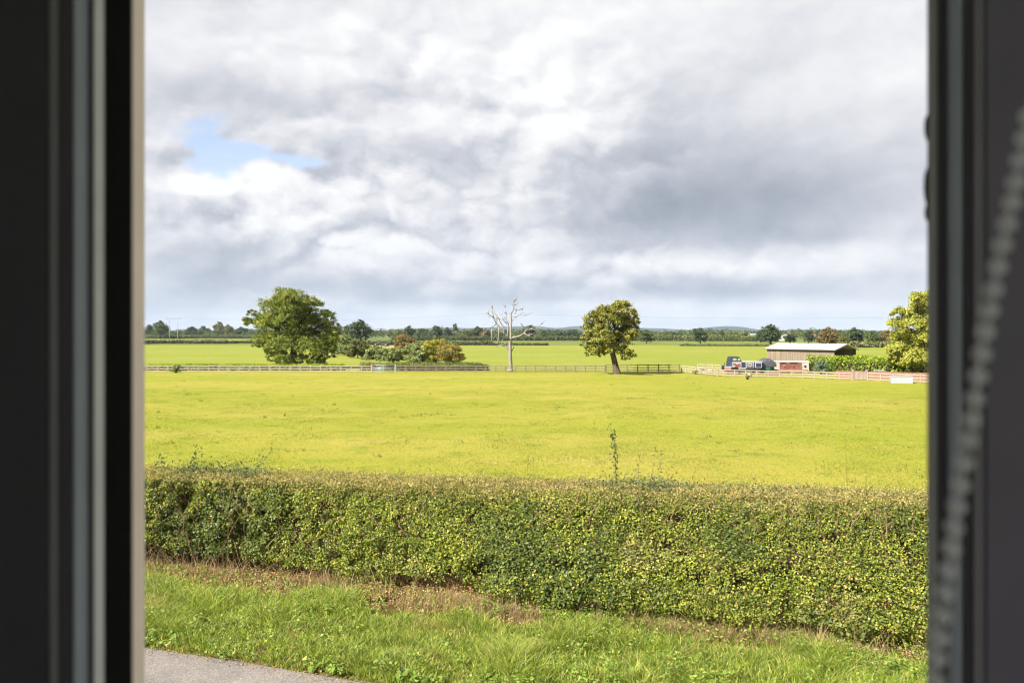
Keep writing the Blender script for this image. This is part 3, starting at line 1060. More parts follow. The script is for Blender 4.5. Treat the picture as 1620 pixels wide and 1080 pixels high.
# broad leaved weeds by the road edge and nettles at the hedge foot
cs = []
for i in range(420):
    x = random.uniform(-8, 9)
    yy = float(road_y(x)) + abs(random.gauss(.16, .28))
    if vnoise(np.array([[x, yy, 3.0]]), 1.3, 2)[0] > .54:
        cs.append((x, yy, .02, random.uniform(.04, .11)))
for i in range(420):
    x = random.uniform(-9, 9)
    cs.append((x, float(grass_back(x)) + random.random() * (float(hedge_foot(x)) - float(grass_back(x)) + .2) - random.uniform(0, .4), .14, random.uniform(.03, .07)))
for i in range(420):
    x = random.uniform(-9, 9)
    f_ = random.random()
    yy = float(road_y(x)) * (1 - f_) + float(grass_back(x)) * f_
    if vnoise(np.array([[x, yy, 7.0]]), 1.0, 2)[0] > .52:
        cs.append((x, yy, .12, random.uniform(.045, .085)))
P_, N_, S_ = [], [], []
for (x, y, z, sz) in cs:
    kk = random.randint(7, 14)
    a = rng.random(kk) * 6.28
    rr = rng.uniform(.03, .13, kk)
    zz = z + rng.uniform(.02, .12 if sz > .08 else .22, kk)
    P_.append(np.stack([x + np.cos(a) * rr, y + np.sin(a) * rr, zz], 1))
    N_.append(np.stack([np.cos(a) * .35, np.sin(a) * .35 - .2, np.ones(kk)], 1) + rng.normal(size=(kk, 3)) * .2)
    S_.append(rng.uniform(.6, 1.2, kk) * sz)
wd = leaf_mesh('broadleaf_weeds', np.concatenate(P_), np.concatenate(N_), np.concatenate(S_), M['weed'], aspect=.6)
tag(wd, 'low broad leaved weeds along the edge of the road', 'weeds', kind='stuff')
# grit and bits washed to the road edge
ng = 2600
x = rng.uniform(-9, 6, ng)
q = np.stack([x, road_y(x) - np.abs(rng.normal(size=ng)) * .14 + .05, np.full(ng, -.012)], 1)
gr = leaf_mesh('road_grit', q, rng.normal(size=q.shape) * .35 + np.array([0, 0, 1]), rng.uniform(.012, .04, ng), M['straw'])
tag(gr, 'pale grit and dry bits along the road edge', 'grit', kind='stuff')

# ------------------------------------------------------------------ pasture grass tufts
n = 270000
d = 17.5 + 62 * rng.random(n) ** 1.35
x = (rng.random(n) - .5) * d * 1.15
p = np.stack([x, d, np.zeros(n)], 1)
p = p[p[:, 1] > hedge_y(np.clip(p[:, 0], -14, 14)) + 1.2]
p[:, 2] = field_z(p) + .012
den = vnoise(p, .35, 3)
p = p[rng.random(len(p)) < np.clip((den - .30) * 2.4, .08, 1)]
h = rng.uniform(.03, .085, len(p)) * (1 + np.clip(vnoise(p + 9, .5, 2) - .6, 0, 1) * 4)
lean = rng.normal(size=(len(p), 2)) * .6 * h[:, None]
pg = blade_mesh('pasture_grass', p, h, lean, rng.uniform(.012, .022, len(p)) * (1 + p[:, 1] / 60), M['turf'], seg=2)
tag(pg, 'short yellow green grass of the near pasture', 'grass', kind='stuff')
cs = []
for i in range(170):
    dd = random.uniform(21, 108)
    cs.append(((random.random() - .5) * dd * 1.1, dd))
for px, py in ((670, 655), (692, 655), (430, 660), (520, 640), (1000, 630), (1150, 632), (300, 625), (640, 660), (1400, 640), (880, 645)):
    g = gp(px, py)
    for j in range(5):
        cs.append((g.x + random.gauss(0, .5), g.y + random.gauss(0, .5)))
B_, H_ = [], []
for x, y in cs:
    kk = random.randint(5, 16)
    b = np.stack([x + rng.normal(size=kk) * .14, y + rng.normal(size=kk) * .10, np.zeros(kk)], 1)
    b[:, 2] = field_z(b)
    B_.append(b)
    H_.append(rng.uniform(.06, .28, kk))
b = np.concatenate(B_)
h = np.concatenate(H_)
dk = blade_mesh('pasture_weeds', b, h, rng.normal(size=(len(b), 2)) * .4 * h[:, None], rng.uniform(.02, .045, len(b)), M['dock'])
tag(dk, 'scattered dark dock and thistle stems in the near pasture', 'weeds', kind='stuff')


# ------------------------------------------------------------------ trees
def crown_points(lobes, clumps, per, spread=.16, jitter=.10):
    """lobes (x,y,z,rx,ry,rz): leaf clumps on and inside the lobes, leaves round the clumps"""
    L = np.array(lobes, float)
    wgt = (L[:, 3] * L[:, 5])
    idx = rng.choice(len(L), clumps, p=wgt / wgt.sum())
    u = unit(rng.normal(size=(clumps, 3)))
    u[:, 2] = np.where(u[:, 2] < -.5, -u[:, 2] * .5, u[:, 2])
    rad = 1 - np.abs(rng.normal(size=(clumps, 1))) * .18
    cpos = L[idx, :3] + u * L[idx, 3:6] * rad
    csz = np.sqrt(L[idx, 3] * L[idx, 5]) * rng.uniform(.7, 1.35, clumps) * spread * 1.6
    pos = np.repeat(cpos, per, 0) + rng.normal(size=(clumps * per, 3)) * np.repeat(csz, per)[:, None] * np.array([1, 1, .75]) * .62
    nr = np.repeat(u, per, 0) * .9 + rng.normal(size=pos.shape) * .75 + np.array([0, 0, .35])
    return pos, nr, cpos


def limb(mb, a, b, r0, r1, n=7, wob=.08, segs=5):
    a, b = Vector(a), Vector(b)
    L = (b - a).length
    pts, rs = [], []
    for k in range(segs + 1):
        t = k / segs
        p = a.lerp(b, t)
        if 0 < k < segs:
            p = p + Vector((random.gauss(0, 1), random.gauss(0, 1), random.gauss(0, .6))) * wob * L * .5
        p.z += math.sin(t * math.pi) * L * .05
        pts.append(p)
        rs.append(r0 + (r1 - r0) * t)
    mb.tube(pts, rs, n)
    return pts


def make_tree(name, base, sc, lobes_px, trunk_px, depth, leafmat, barkmat, clumps, per, leaf, label, cat='tree', group=None, trunk_r=(.5, .3), limbs=14, spread=.16):
    """lobes_px: (dx, dz, r) in drawing units relative to the base; sc = metres per unit"""
    t = empty(name, base)
    tag(t, label, cat, group)
    lobes = []
    for (dx_, dz_, r_) in lobes_px:
        room = math.sqrt(max(.05, 1 - (dx_ / depth) ** 2)) * depth
        for rep in range(2):
            dyy = random.uniform(-.62, .62) * max(room, r_)
            lobes.append((dx_ * sc, dyy * sc, dz_ * sc, r_ * sc, r_ * sc, r_ * sc * .85))
    pos, nr, cp = crown_points(lobes, clumps, per, spread)
    pos[:, 2] = np.maximum(pos[:, 2], .25)
    leaf_mesh('crown', pos, nr, rng.uniform(.65, 1.3, len(pos)) * leaf, leafmat, t, aspect=.75)
    mb = MB()
    tp = [(x * sc, random.gauss(0, .1), z * sc) for x, z in trunk_px]
    nn = len(tp)
    rr = [trunk_r[0] + (trunk_r[1] - trunk_r[0]) * i / (nn - 1) for i in range(nn)]
    tp = [(tp[0][0], tp[0][1], -.15), (tp[0][0], tp[0][1], .12)] + tp[1:]
    rr = [rr[0] * 1.55, rr[0] * 1.25] + rr[1:]
    mb.tube(tp, rr, 12)
    top = Vector(tp[-1])
    high = [i for i in range(len(lobes)) if lobes[i][2] > tp[-1][2] * 1.12] or list(range(len(lobes)))
    for i in sorted(random.sample(high, min(limbs, len(high)))):
        x, y, z = lobes[i][:3]
        st = Vector(tp[-1]).lerp(Vector(tp[-2]), random.random() * .8)
        pts = limb(mb, st, (x, y, z), rr[-1] * .50, rr[-1] * .10)
        for q in range(3):
            s0 = pts[random.randint(2, 4)]
            e = Vector((x, y, z)) + Vector((random.gauss(0, 1), random.gauss(0, 1), random.gauss(0, 1))) * lobes[i][3] * .33
            limb(mb, s0, e, rr[-1] * .22, rr[-1] * .06, 5, .06, 3)
    mb.build('trunk', barkmat, t, smooth=True)
    return t


def S(d): return d / F


# big oak on the left
b = gp(463, 584)
make_tree('oak_tree', b, S(b.y),
          [(-12, 112, 20), (12, 110, 20), (-30, 98, 19), (30, 98, 18), (0, 92, 26), (44, 82, 18), (-48, 78, 15), (-66, 74, 11), (-62, 88, 8), (-30, 70, 24), (10, 68, 28),
           (45, 60, 20), (56, 74, 9), (60, 44, 14), (56, 30, 12), (-40, 48, 17), (-52, 38, 10), (-8, 42, 26), (28, 36, 24), (48, 22, 12), (-28, 22, 16), (-34, 12, 8), (-6, 16, 14), (20, 14, 14), (32, 12, 12), (-10, 78, 24), (-20, 104, 12), (60, 52, 13), (62, 38, 11), (56, 20, 12), (38, 10, 11), (-42, 30, 12), (-22, 8, 10), (6, 8, 10)],
          [(0, 0), (1, 14), (2, 34), (1, 52)], 62, M['oak_leaf'], M['bark_dark'], 1150, 66, .215,
          'large spreading green oak standing left of the field gate', trunk_r=(.75, .38), limbs=24, spread=.135)
# leaning field oak in the middle
b = gp(976, 592)
make_tree('oak_tree', b, S(b.y),
          [(-16, 98, 17), (4, 104, 15), (-36, 88, 15), (20, 92, 14), (-12, 82, 22), (14, 76, 20), (-38, 70, 16), (28, 82, 10), (-46, 58, 10), (-24, 58, 18), (6, 56, 20), (20, 62, 13), (-50, 48, 7),
           (-34, 42, 14), (-12, 40, 16), (8, 36, 14), (17, 32, 11), (-40, 34, 10), (-20, 32, 9), (12, 28, 9), (-28, 78, 14)],
          [(0, 0), (-2, 12), (-5, 26), (-10, 44)], 46, M['oak2_leaf'], M['bark'], 720, 64, .20,
          'round oak turning yellowish with a bare leaning trunk, alone on the fence line', trunk_r=(.46, .33), limbs=18, spread=.13)
# yellow-green tree cut off by the right jamb
b = gp(1462, 592)
make_tree('lime_tree', b, S(b.y),
          [(0, 118, 17), (-22, 116, 13), (20, 116, 18), (-34, 96, 12), (-10, 96, 20), (18, 94, 22), (-46, 80, 10), (-24, 78, 18), (6, 74, 22), (30, 70, 24), (-30, 58, 16), (-8, 54, 22), (18, 46, 24),
           (-40, 40, 14), (-52, 36, 8), (-20, 32, 18), (4, 26, 20), (28, 24, 20), (-34, 20, 12), (-48, 24, 8), (-10, 12, 14)],
          [(4, 0), (4, 20), (3, 46)], 50, M['lime_leaf'], M['bark'], 1000, 60, .23,
          'tall yellow green leafy tree cut off by the right window jamb', trunk_r=(.45, .28), limbs=16, spread=.17)

# dead bleached tree
b = gp(808, 588)
sc = S(b.y)
dead = empty('dead_tree', b)
tag(dead, 'bare bleached dead tree with crooked branches rising above the fence', 'tree')
mb = MB()


def dpl(pts, r0, r1, dy0=0.0, dy1=0.0, twigs=0, n=8):
    P = []
    for i, (x, y) in enumerate(pts):
        t = i / (len(pts) - 1)
        P.append(((x - 808) * sc, dy0 + (dy1 - dy0) * t + random.gauss(0, .05), (588 - y) * sc))
    R_ = [r0 + (r1 - r0) * (i / (len(pts) - 1)) ** .8 for i in range(len(pts))]
    mb.tube(P, R_, n)
    for k in range(twigs * 3):
        i = random.randint(max(1, len(P) // 3), len(P) - 1)
        a = Vector(P[i])
        prev = Vector(P[i - 1])
        d = ((a - prev).normalized() + Vector((random.gauss(0, .8), random.gauss(0, .8), random.gauss(.1, .5)))).normalized()
        L = random.uniform(.35, 1.1)
        m1 = a + d * L * .5
        m2 = m1 + (d + Vector((random.gauss(0, .5), random.gauss(0, .5), random.gauss(.1, .4)))).normalized() * L * .5
        mb.tube([a, m1, m2], [max(.045, R_[i] * .45), .038, .024], 5)


dpl([(808, 589), (808, 580), (807.5, 568), (807, 556), (807, 545), (807.5, 534)], .31, .22, 0, 0, 2, 12)
mb.tube([(-.05, 0, -.1), (-.05, 0, .55)], [.52, .36], 12)
dpl([(807.5, 545), (808, 532), (808, 520), (809, 508), (808, 497), (812, 490), (813, 483), (812, 478), (816, 474)], .21, .05, 0, .3, 6)
dpl([(813, 487), (817, 491), (822, 490), (827, 488)], .09, .03, .2, .6, 2)
dpl([(810, 500), (816, 501), (822, 498), (828, 499), (833, 498)], .10, .03, .2, -.4, 2)
dpl([(807, 538), (801, 530), (795, 525), (790, 517), (785, 511), (782, 505), (780, 497), (779, 488)], .17, .045, 0, -.8, 6)
dpl([(798, 528), (796, 518), (791, 508), (787, 503)], .12, .04, -.2, .7, 3)
dpl([(804, 534), (803, 522), (804, 512), (800, 504), (801, 496), (799, 486)], .14, .04, 0, .9, 3)
dpl([(802, 512), (796, 506), (789, 504)], .08, .03, .5, .9, 2)
dpl([(782, 502), (777, 500), (773, 497)], .07, .03, -.7, -1.1, 1)
dpl([(786, 511), (780, 517), (773, 521), (767, 526)], .09, .03, -.4, -1.2, 2)
dpl([(809, 534), (816, 533), (823, 531), (829, 527), (832, 522), (838, 520), (844, 521), (848, 523), (848, 530)], .145, .045, 0, -.7, 4)
dpl([(829, 527), (834, 530), (841, 528), (847, 530)], .09, .04, -.4, -.9, 1)
dpl([(832, 522), (830, 518), (834, 514)], .08, .03, -.4, -.2, 1)
dpl([(846, 521), (851, 517), (855, 513)], .07, .03, -.7, -1, 1)
dpl([(806, 554), (802, 549), (796, 547), (790, 545), (785, 549)], .14, .04, 0, .5, 3)
dpl([(796, 547), (792, 540), (788, 538)], .07, .03, .2, .6, 1)
dpl([(809, 556), (812, 551), (813, 544)], .09, .03, 0, .2, 1)
mb.build('trunk', M['dead_wood'], dead, smooth=True)


# ------------------------------------------------------------------ shrubs between the fields
def shrub(name, px, py, wpx, hpx, leafmat, label, cat='shrub', leaf=.22, clumps=90, per=22, group=None, stems=True):
    b = gp(px, py)
    s_ = S(b.y)
    lob = []
    nl = 7
    for i in range(nl):
        lob.append((random.uniform(-.34, .34) * wpx, random.uniform(.40, .76) * hpx, min(wpx, hpx) * random.uniform(.2, .28)))
    for i in range(6):
        lob.append(((i / 5 - .5) * .8 * wpx, random.uniform(.10, .26) * hpx, min(wpx, hpx) * random.uniform(.2, .26)))
    lob.append((0, .45 * hpx, min(wpx, hpx) * .36))
    return make_tree(name, b, s_, lob, [(0, 0), (.3, hpx * .18), (0, hpx * .34)], wpx * .5, leafmat, M['bark_dark'], int(clumps * 2.2), per, leaf * 1.25 * b.y / 150, label, cat, group,
                     trunk_r=(.12, .07), limbs=6, spread=.22)


shrub('hawthorn_bush', 690, 574, 36, 42, M['gold_leaf'], 'yellow gold hawthorn bush beside an amber one, behind the low hedge', clumps=150)
shrub('hawthorn_bush', 711, 575, 38, 36, M['amber_leaf'], 'amber brown hawthorn bush, right of the yellow gold bush', clumps=150)
shrub('hawthorn_bush', 641, 567, 42, 38, M['red_leaf'], 'reddish brown hawthorn bush in the middle of the shrub row', clumps=150)
shrub('thorn_bush', 668, 574, 46, 30, M['sage_leaf'], 'grey green thorn bush between the reddish and the yellow bush', clumps=120)
shrub('thorn_bush', 655, 573, 28, 36, M['sage_leaf'], 'narrow grey green thorn bush in front of the reddish bush', clumps=90)
shrub('thorn_bush', 622, 573, 44, 24, M['sage_leaf'], 'low grey green thorn bush left of the reddish bush', clumps=110)
shrub('thorn_bush', 596, 570, 40, 24, M['sage_leaf'], 'low grey green thorn bush below the bright lime bush', clumps=110)
shrub('willow_bush', 584, 562, 22, 18, M['lime_leaf'], 'small bright lime bush among the grey green thorns', clumps=70)
shrub('thorn_bush', 566, 566, 34, 30, M['far_olive'], 'olive thorn bush left of the bright lime bush', clumps=100)
shrub('thorn_bush', 548, 562, 30, 34, M['sage_leaf'], 'grey green thorn bush right of the big oak', clumps=100)
shrub('thorn_bush', 533, 561, 20, 22, M['sage_leaf'], 'small thorn bush half behind the right edge of the big oak', clumps=60)
shrub('elder_bush', 279, 590, 12, 14, M['sage_leaf'], 'small grey green bush growing through the left fence', leaf=.16, clumps=50)
shrub('rose_bush', 1183, 600, 6, 8, M['amber_leaf'], 'little orange brown bush growing through the fence before the blue boat', leaf=.12, clumps=30)
shrub('nettle_clump', 1100, 591, 10, 6, M['sage_leaf'], 'low green nettle clump where the brown fence meets the pale fence', leaf=.12, clumps=30)
shrub('conifer_bush', 1299, 592, 18, 32, M['conifer'], 'blue green conifer bush standing out of the bright green hedge', leaf=.17, clumps=110)
shrub('pampas_clump', 1390, 596, 17, 13, M['white_bloom'], 'whitish plumed bush at the foot of the bright green hedge', leaf=.14, clumps=60)


# ------------------------------------------------------------------ hedges on the farm
def strip_hedge(name, a, b, hgt, dep, mat, label, leaf=.3, dens=16, rough=.25, cat='hedge', group=None):
    a, b = Vector(a), Vector(b)
    L = (b - a).length
    t = empty(name, (a + b) / 2)
    tag(t, label, cat, group)
    n = int(L * (hgt * 1.3 + dep) * dens * 1.7)
    s = rng.random(n) * L
    dirx = np.array((b - a).normalized())[:2]
    nor = np.array([-dirx[1], dirx[0]])
    cross = rng.normal(size=n) * dep * .33
    prof = np.stack([s * .35, np.zeros(n), np.zeros(n)], 1)
    hh = hgt * (1 + (vnoise(prof + zlib.crc32(label.encode()) % 50, .6, 3) - .5) * 2 * rough)
    z = hh * (1 - rng.random(n) ** 1.25 * .98) * np.sqrt(np.clip(1 - (cross / dep) ** 2, .3, 1))
    xy = np.array(a)[:2] + s[:, None] * dirx + cross[:, None] * nor
    p = np.stack([xy[:, 0], xy[:, 1], z], 1)
    p[:, :2] += rng.normal(size=(n, 2)) * .12 * dep
    o = leaf_mesh('foliage', p, rng.normal(size=p.shape) * .7 + np.array([0, -.45, .6]), rng.uniform(.7, 1.3, n) * leaf, mat, t, aspect=.8)
    o.matrix_parent_inverse = Matrix.Translation(-t.location)
    mb = MB()
    mb.bar(a + Vector((0, 0, hgt * .3)), b + Vector((0, 0, hgt * .3)), dep * .35, hgt * .56)
    o = mb.build('branches', M['bark_dark'], t)
    o.matrix_parent_inverse = Matrix.Translation(-t.location)
    return t


strip_hedge('low_hedge', at(100, 121.5), at(545, 121.5), 1.08, 1.2, M['beech_leaf'], 'low trimmed hedge behind the fence under the big oak', .17, 60, .06)
strip_hedge('low_hedge', at(570, 122.5), at(762, 121.5), 1.28, 1.3, M['far_hedge_green'], 'low trimmed hedge behind the field gate and the hawthorns', .17, 60, .10)
strip_hedge('low_hedge', at(750, 121), at(772, 120.5), 1.1, 1.4, M['far_hedge'], 'short overgrown end of the trimmed hedge left of the dead tree', .18, 50, .3)
strip_hedge('garden_hedge', at(1276, 117), at(1500, 109), 2.5, 1.9, M['beech_leaf'], 'thick bright green garden hedge in front of the open barn', .26, 42, .10)
strip_hedge('field_hedge', at(150, 455), at(360, 450), 2.2, 2.5, M['far_hedge'], 'dark far field hedge at the left end of the pasture', .75, 4, .10)
strip_hedge('field_hedge', at(355, 462), at(460, 470), 1.9, 2.5, M['far_hedge_green'], 'pale green far field hedge behind the left edge of the big oak', .75, 4, .15)
strip_hedge('field_hedge', at(120, 890), at(480, 905), 5.0, 7, M['far_hedge_green'], 'tall green far field hedge under the trees beside the twin pole', 1.0, 2.2, .22)
strip_hedge('field_hedge', at(520, 405), at(780, 392), 2.0, 2.5, M['far_hedge'], 'dark field hedge behind the hawthorns and the cattle', .7, 4, .22)
strip_hedge('field_hedge', at(780, 392), at(868, 388), 1.2, 2, M['far_hedge'], 'low dark field hedge behind the dead tree', .6, 4, .25)
strip_hedge('field_hedge', at(620, 650), at(1010, 640), 3.8, 5, M['far_hedge'], 'long dark field hedge between the dead tree and the yellowish oak', .9, 3, .18)
strip_hedge('field_hedge', at(985, 645), at(1225, 600), 4.6, 6, M['far_hedge_green'], 'long field hedge between the yellowish oak and the barn', .9, 3, .22)
strip_hedge('field_hedge', at(1075, 370), at(1216, 362), .8, 2.0, M['far_hedge'], 'low scrubby field hedge left of the barn', .5, 4, .7)
strip_hedge('field_hedge', at(1330, 330), at(1500, 325), 2.4, 4, M['far_olive'], 'olive field hedge behind the open end of the barn', .7, 4, .3)

# ------------------------------------------------------------------ far trees: six crown shapes, copied and recoloured
protos = []
for k in range(6):
    lob = []
    wide = random.uniform(.42, .56)
    for i in range(9):
        a = random.random() * 6.28
        rr = random.random() ** .6 * wide * .75
        lob.append((math.cos(a) * rr, math.sin(a) * rr, random.uniform(.22, .80), random.uniform(.15, .22), random.uniform(.15, .22), random.uniform(.14, .2)))
    lob.append((0, 0, .50, wide * .78, wide * .78, .38))
    lob.append((0, 0, .24, wide * .7, wide * .7, .18))
    lob.append((random.uniform(-.1, .1), 0, .84, .15, .15, .14))
    pos, nr, cp = crown_points(lob, 210, 18, .17)
    pos[:, 2] = np.clip(pos[:, 2], .06, 1.05)
    me = leaf_mesh('crown', pos, nr, rng.uniform(.7, 1.3, len(pos)) * .066, None, aspect=.8)
    mesh_c = me.data
    bpy.data.objects.remove(me)
    mb = MB()
    mb.tube([(0, 0, -.03), (.01, 0, .2), (0, .01, .45), (0, 0, .7)], [.045, .034, .026, .012], 8)
    for i in range(6):
        limb(mb, (0, 0, random.uniform(.2, .45)), lob[i][:3], .02, .006, 5)
    to = mb.build('trunk', M['bark_dark'], None, smooth=True)
    mesh_t = to.data
    bpy.data.objects.remove(to)
    protos.append((mesh_c, mesh_t))


def far_tree(px, top, wpx, d, mat, label, k=None, name='field_tree', group='trees along the far hedges'):
    k = random.randrange(6) if k is None else k
    if px < 400: d += 360
    elif 600 < px < 1200 and d > 500: d += 140
    b = at(px, d)
    h = zat(top, d)
    wid = wpx / F * d
    t = empty(name, b, random.random() * 6.28)
    tag(t, label, 'tree', group)
    mc, mt = protos[k]
    for nm, me, mm in (('crown', mc, M[mat]), ('trunk', mt, None)):
        o = link(bpy.data.objects.new(nm, me), t)
        if mm:
            if not me.materials: me.materials.append(mm)
            o.material_slots[0].link = 'OBJECT'
            o.material_slots[0].material = mm
        o.scale = (wid / 1.05, wid / 1.05, h)
    return t


for row in [
    (254, 506, 30, 520, 'far_mid', 'mid green rounded tree just left of the left twin pole'),
    (236, 513, 24, 600, 'far_dark', 'dark tree at the far left against the window edge'),
    (302, 516, 26, 620, 'far_dark', 'dark tree just right of the left twin pole'),
    (322, 515, 26, 640, 'far_mid', 'green tree, second to the right of the left twin pole'),
    (347, 508, 18, 600, 'far_olive', 'pale olive tree with a taller head, left of the big oak'),
    (361, 512, 20, 600, 'far_olive', 'pale olive tree touching the taller pale one'),
    (381, 516, 24, 640, 'far_dark', 'dark tree beside the left edge of the big oak'),
    (535, 509, 18, 500, 'far_mid', 'green tree beside the right edge of the big oak'),
    (548, 513, 20, 480, 'far_mid', 'green tree between the big oak and the dark round tree'),
    (570, 504, 42, 450, 'far_dark', 'large dark round tree right of the big oak'),
    (545, 526, 20, 330, 'far_olive', 'small olive tree in front of the large dark round tree'),
    (647, 514, 20, 560, 'far_dark', 'dark upright tree above the reddish hawthorn'),
    (666, 519, 24, 600, 'far_mid', 'broad low green tree right of the dark upright tree'),
    (690, 514, 24, 540, 'far_dark', 'dark tree above the yellow gold hawthorn'),
    (708, 517, 16, 560, 'far_dark', 'dark tree squeezed between two others above the amber hawthorn'),
    (721, 511, 10, 640, 'far_mid', 'slim pointed tree above the amber hawthorn'),
    (736, 521, 26, 520, 'far_olive', 'olive tree left of the middle twin pole'),
    (755, 515, 22, 560, 'far_dark', 'dark tree close left of the middle twin pole'),
    (768, 519, 20, 540, 'far_rust', 'brownish tree behind the middle twin pole'),
    (797, 521, 22, 600, 'far_dark', 'dark tree seen through the bare branches'),
    (838, 513, 26, 560, 'far_dark', 'dark tree behind the right branch of the dead tree'),
    (860, 521, 22, 620, 'far_mid', 'low green tree right of the dead tree'),
    (883, 521, 26, 600, 'far_dark', 'dark low tree halfway from the dead tree to the yellowish oak'),
    (908, 521, 24, 600, 'far_dark', 'dark low tree at the left edge of the yellowish oak'),
    (1023, 521, 28, 480, 'far_mid', 'green round tree right of the yellowish oak'),
    (1006, 524, 20, 560, 'far_dark', 'dark low tree at the right edge of the yellowish oak'),
    (1046, 525, 20, 600, 'far_olive', 'olive low tree left of the dark square tree'),
    (1062, 524, 24, 620, 'far_mid', 'low green tree next left of the dark square tree'),
    (1108, 518, 26, 460, 'far_dark', 'dark square crowned tree between the oak and the barn'),
    (1125, 524, 18, 560, 'far_mid', 'green tree next right of the dark square tree'),
    (1142, 522, 14, 560, 'far_dark', 'small dark tree below the blue hill'),
    (1157, 525, 22, 600, 'far_olive', 'olive low tree below the blue hill'),
    (1173, 523, 22, 580, 'far_mid', 'green tree at the right foot of the blue hill'),
    (1203, 521, 20, 520, 'far_dark', 'dark tree touching the left side of the big dark tree'),
    (1219, 512, 44, 440, 'far_dark', 'big dark tree standing above the left end of the barn'),
    (1250, 527, 26, 480, 'far_dark', 'low dark tree above the middle of the barn roof'),
    (1279, 522, 24, 430, 'far_dark', 'dark tree above the barn roof, left of the rusty one'),
    (1297, 520, 16, 520, 'far_dark', 'narrow dark tree peeping out behind the rusty tree'),
    (1312, 517, 40, 340, 'far_rust', 'rusty orange and green tree above the barn roof'),
    (1351, 517, 36, 340, 'far_dark', 'dark round tree above the open barn end'),
    (1336, 526, 20, 330, 'far_olive', 'small olive tree between the rusty and the dark round tree'),
    (1380, 522, 28, 380, 'far_mid', 'grey green round tree right of the open barn end'),
    (1402, 521, 26, 380, 'far_rust', 'brownish tree beside the yellow green tree'),
    (1425, 522, 26, 400, 'far_mid', 'green tree behind the yellow green tree'),
]:
    far_tree(*row)

# the wooded skyline beyond, one mass
P_, N_, S_ = [], [], []
for i in range(1500):
    px = random.uniform(150, 1540)
    d = random.uniform(930, 1500) if px < 490 else random.uniform(700, 1400)
    top = 521.4 + 3.0 * math.sin(px * .021) * math.sin(px * .0067 + 1) + random.gauss(0, 1.3)
    if 1040 < px < 1200: top += 2.0
    h = max(3.5, min(15, zat(top, d)))
    b = at(px, d)
    wd_ = random.uniform(5, 11)
    lob = [(b.x + random.gauss(0, wd_ * .3), d + random.gauss(0, 3), h * random.uniform(.35, .7), wd_ * .45, wd_ * .45, h * .32) for q in range(3)]
    pos, nr, cp = crown_points(lob, 12, 7, .25)
    pos[:, 2] = np.clip(pos[:, 2], .2, None)
    P_.append(pos); N_.append(nr); S_.append(rng.uniform(.8, 1.5, len(pos)) * 1.3)
P_ = np.concatenate(P_); N_ = np.concatenate(N_); S_ = np.concatenate(S_)
part_ = (np.arange(len(P_)) // 84) % 3
for q, mm in enumerate(('far_dark', 'far_mid', 'far_olive')):
    o = leaf_mesh('distant_woodland', P_[part_ == q], N_[part_ == q], S_[part_ == q], M[mm])
    tag(o, ('dark', 'mid green', 'olive')[q] + ' distant woodland and hedges along the skyline', 'woodland', kind='stuff')

# ------------------------------------------------------------------ hills on the horizon
def hills(name, d, prof, dep):
    """prof: (px, top py) skyline at distance d"""
    pxs = np.linspace(prof[0][0], prof[-1][0], 120)
    tops = np.interp(pxs, [a for a, b in prof], [b for a, b in prof])
    rows = []
    for k in range(13):
        t = k / 12
        sh = math.sin(t * math.pi) ** .8
        yy = d - dep / 2 + dep * t
        p = np.stack([(pxs - 810) / F * d, np.full_like(pxs, yy), np.maximum((EYE + (HORIZON - tops) / F * d) * sh, -4)], 1)
        p[:, 2] += (vnoise(p, .004, 3) - .5) * 14 * sh
        p[:, 2] -= 1.0 * (1 - sh)
        p[:, 2] = np.maximum(p[:, 2], -.5)
        rows.append(p)
    v = np.concatenate(rows)
    n = len(pxs)
    f = [(r * n + i, r * n + i + 1, (r + 1) * n + i + 1, (r + 1) * n + i) for r in range(12) for i in range(n - 1)]
    return tag(mesh_np(name, v, f, M['hill'], smooth=True), kind='structure')


hills('hills', 7600, [(1040, 528), (1080, 525), (1105, 521), (1122, 517.5), (1150, 515.8), (1170, 517), (1190, 521), (1215, 525), (1250, 528)], 1500)
hills('hills', 8000, [(560, 528), (600, 523), (660, 520), (700, 517.5), (740, 519), (800, 517), (850, 515.5), (880, 519), (900, 516.5), (925, 515), (960, 516), (1000, 518), (1050, 520), (1110, 522), (1200, 523), (1300, 522), (1400, 523), (1500, 527)], 1300)
hills('hills', 5500, [(150, 527), (300, 524), (420, 521), (520, 522), (620, 524), (760, 524), (900, 525), (1000, 526), (1100, 525.5), (1250, 525), (1400, 526), (1500, 528)], 900)


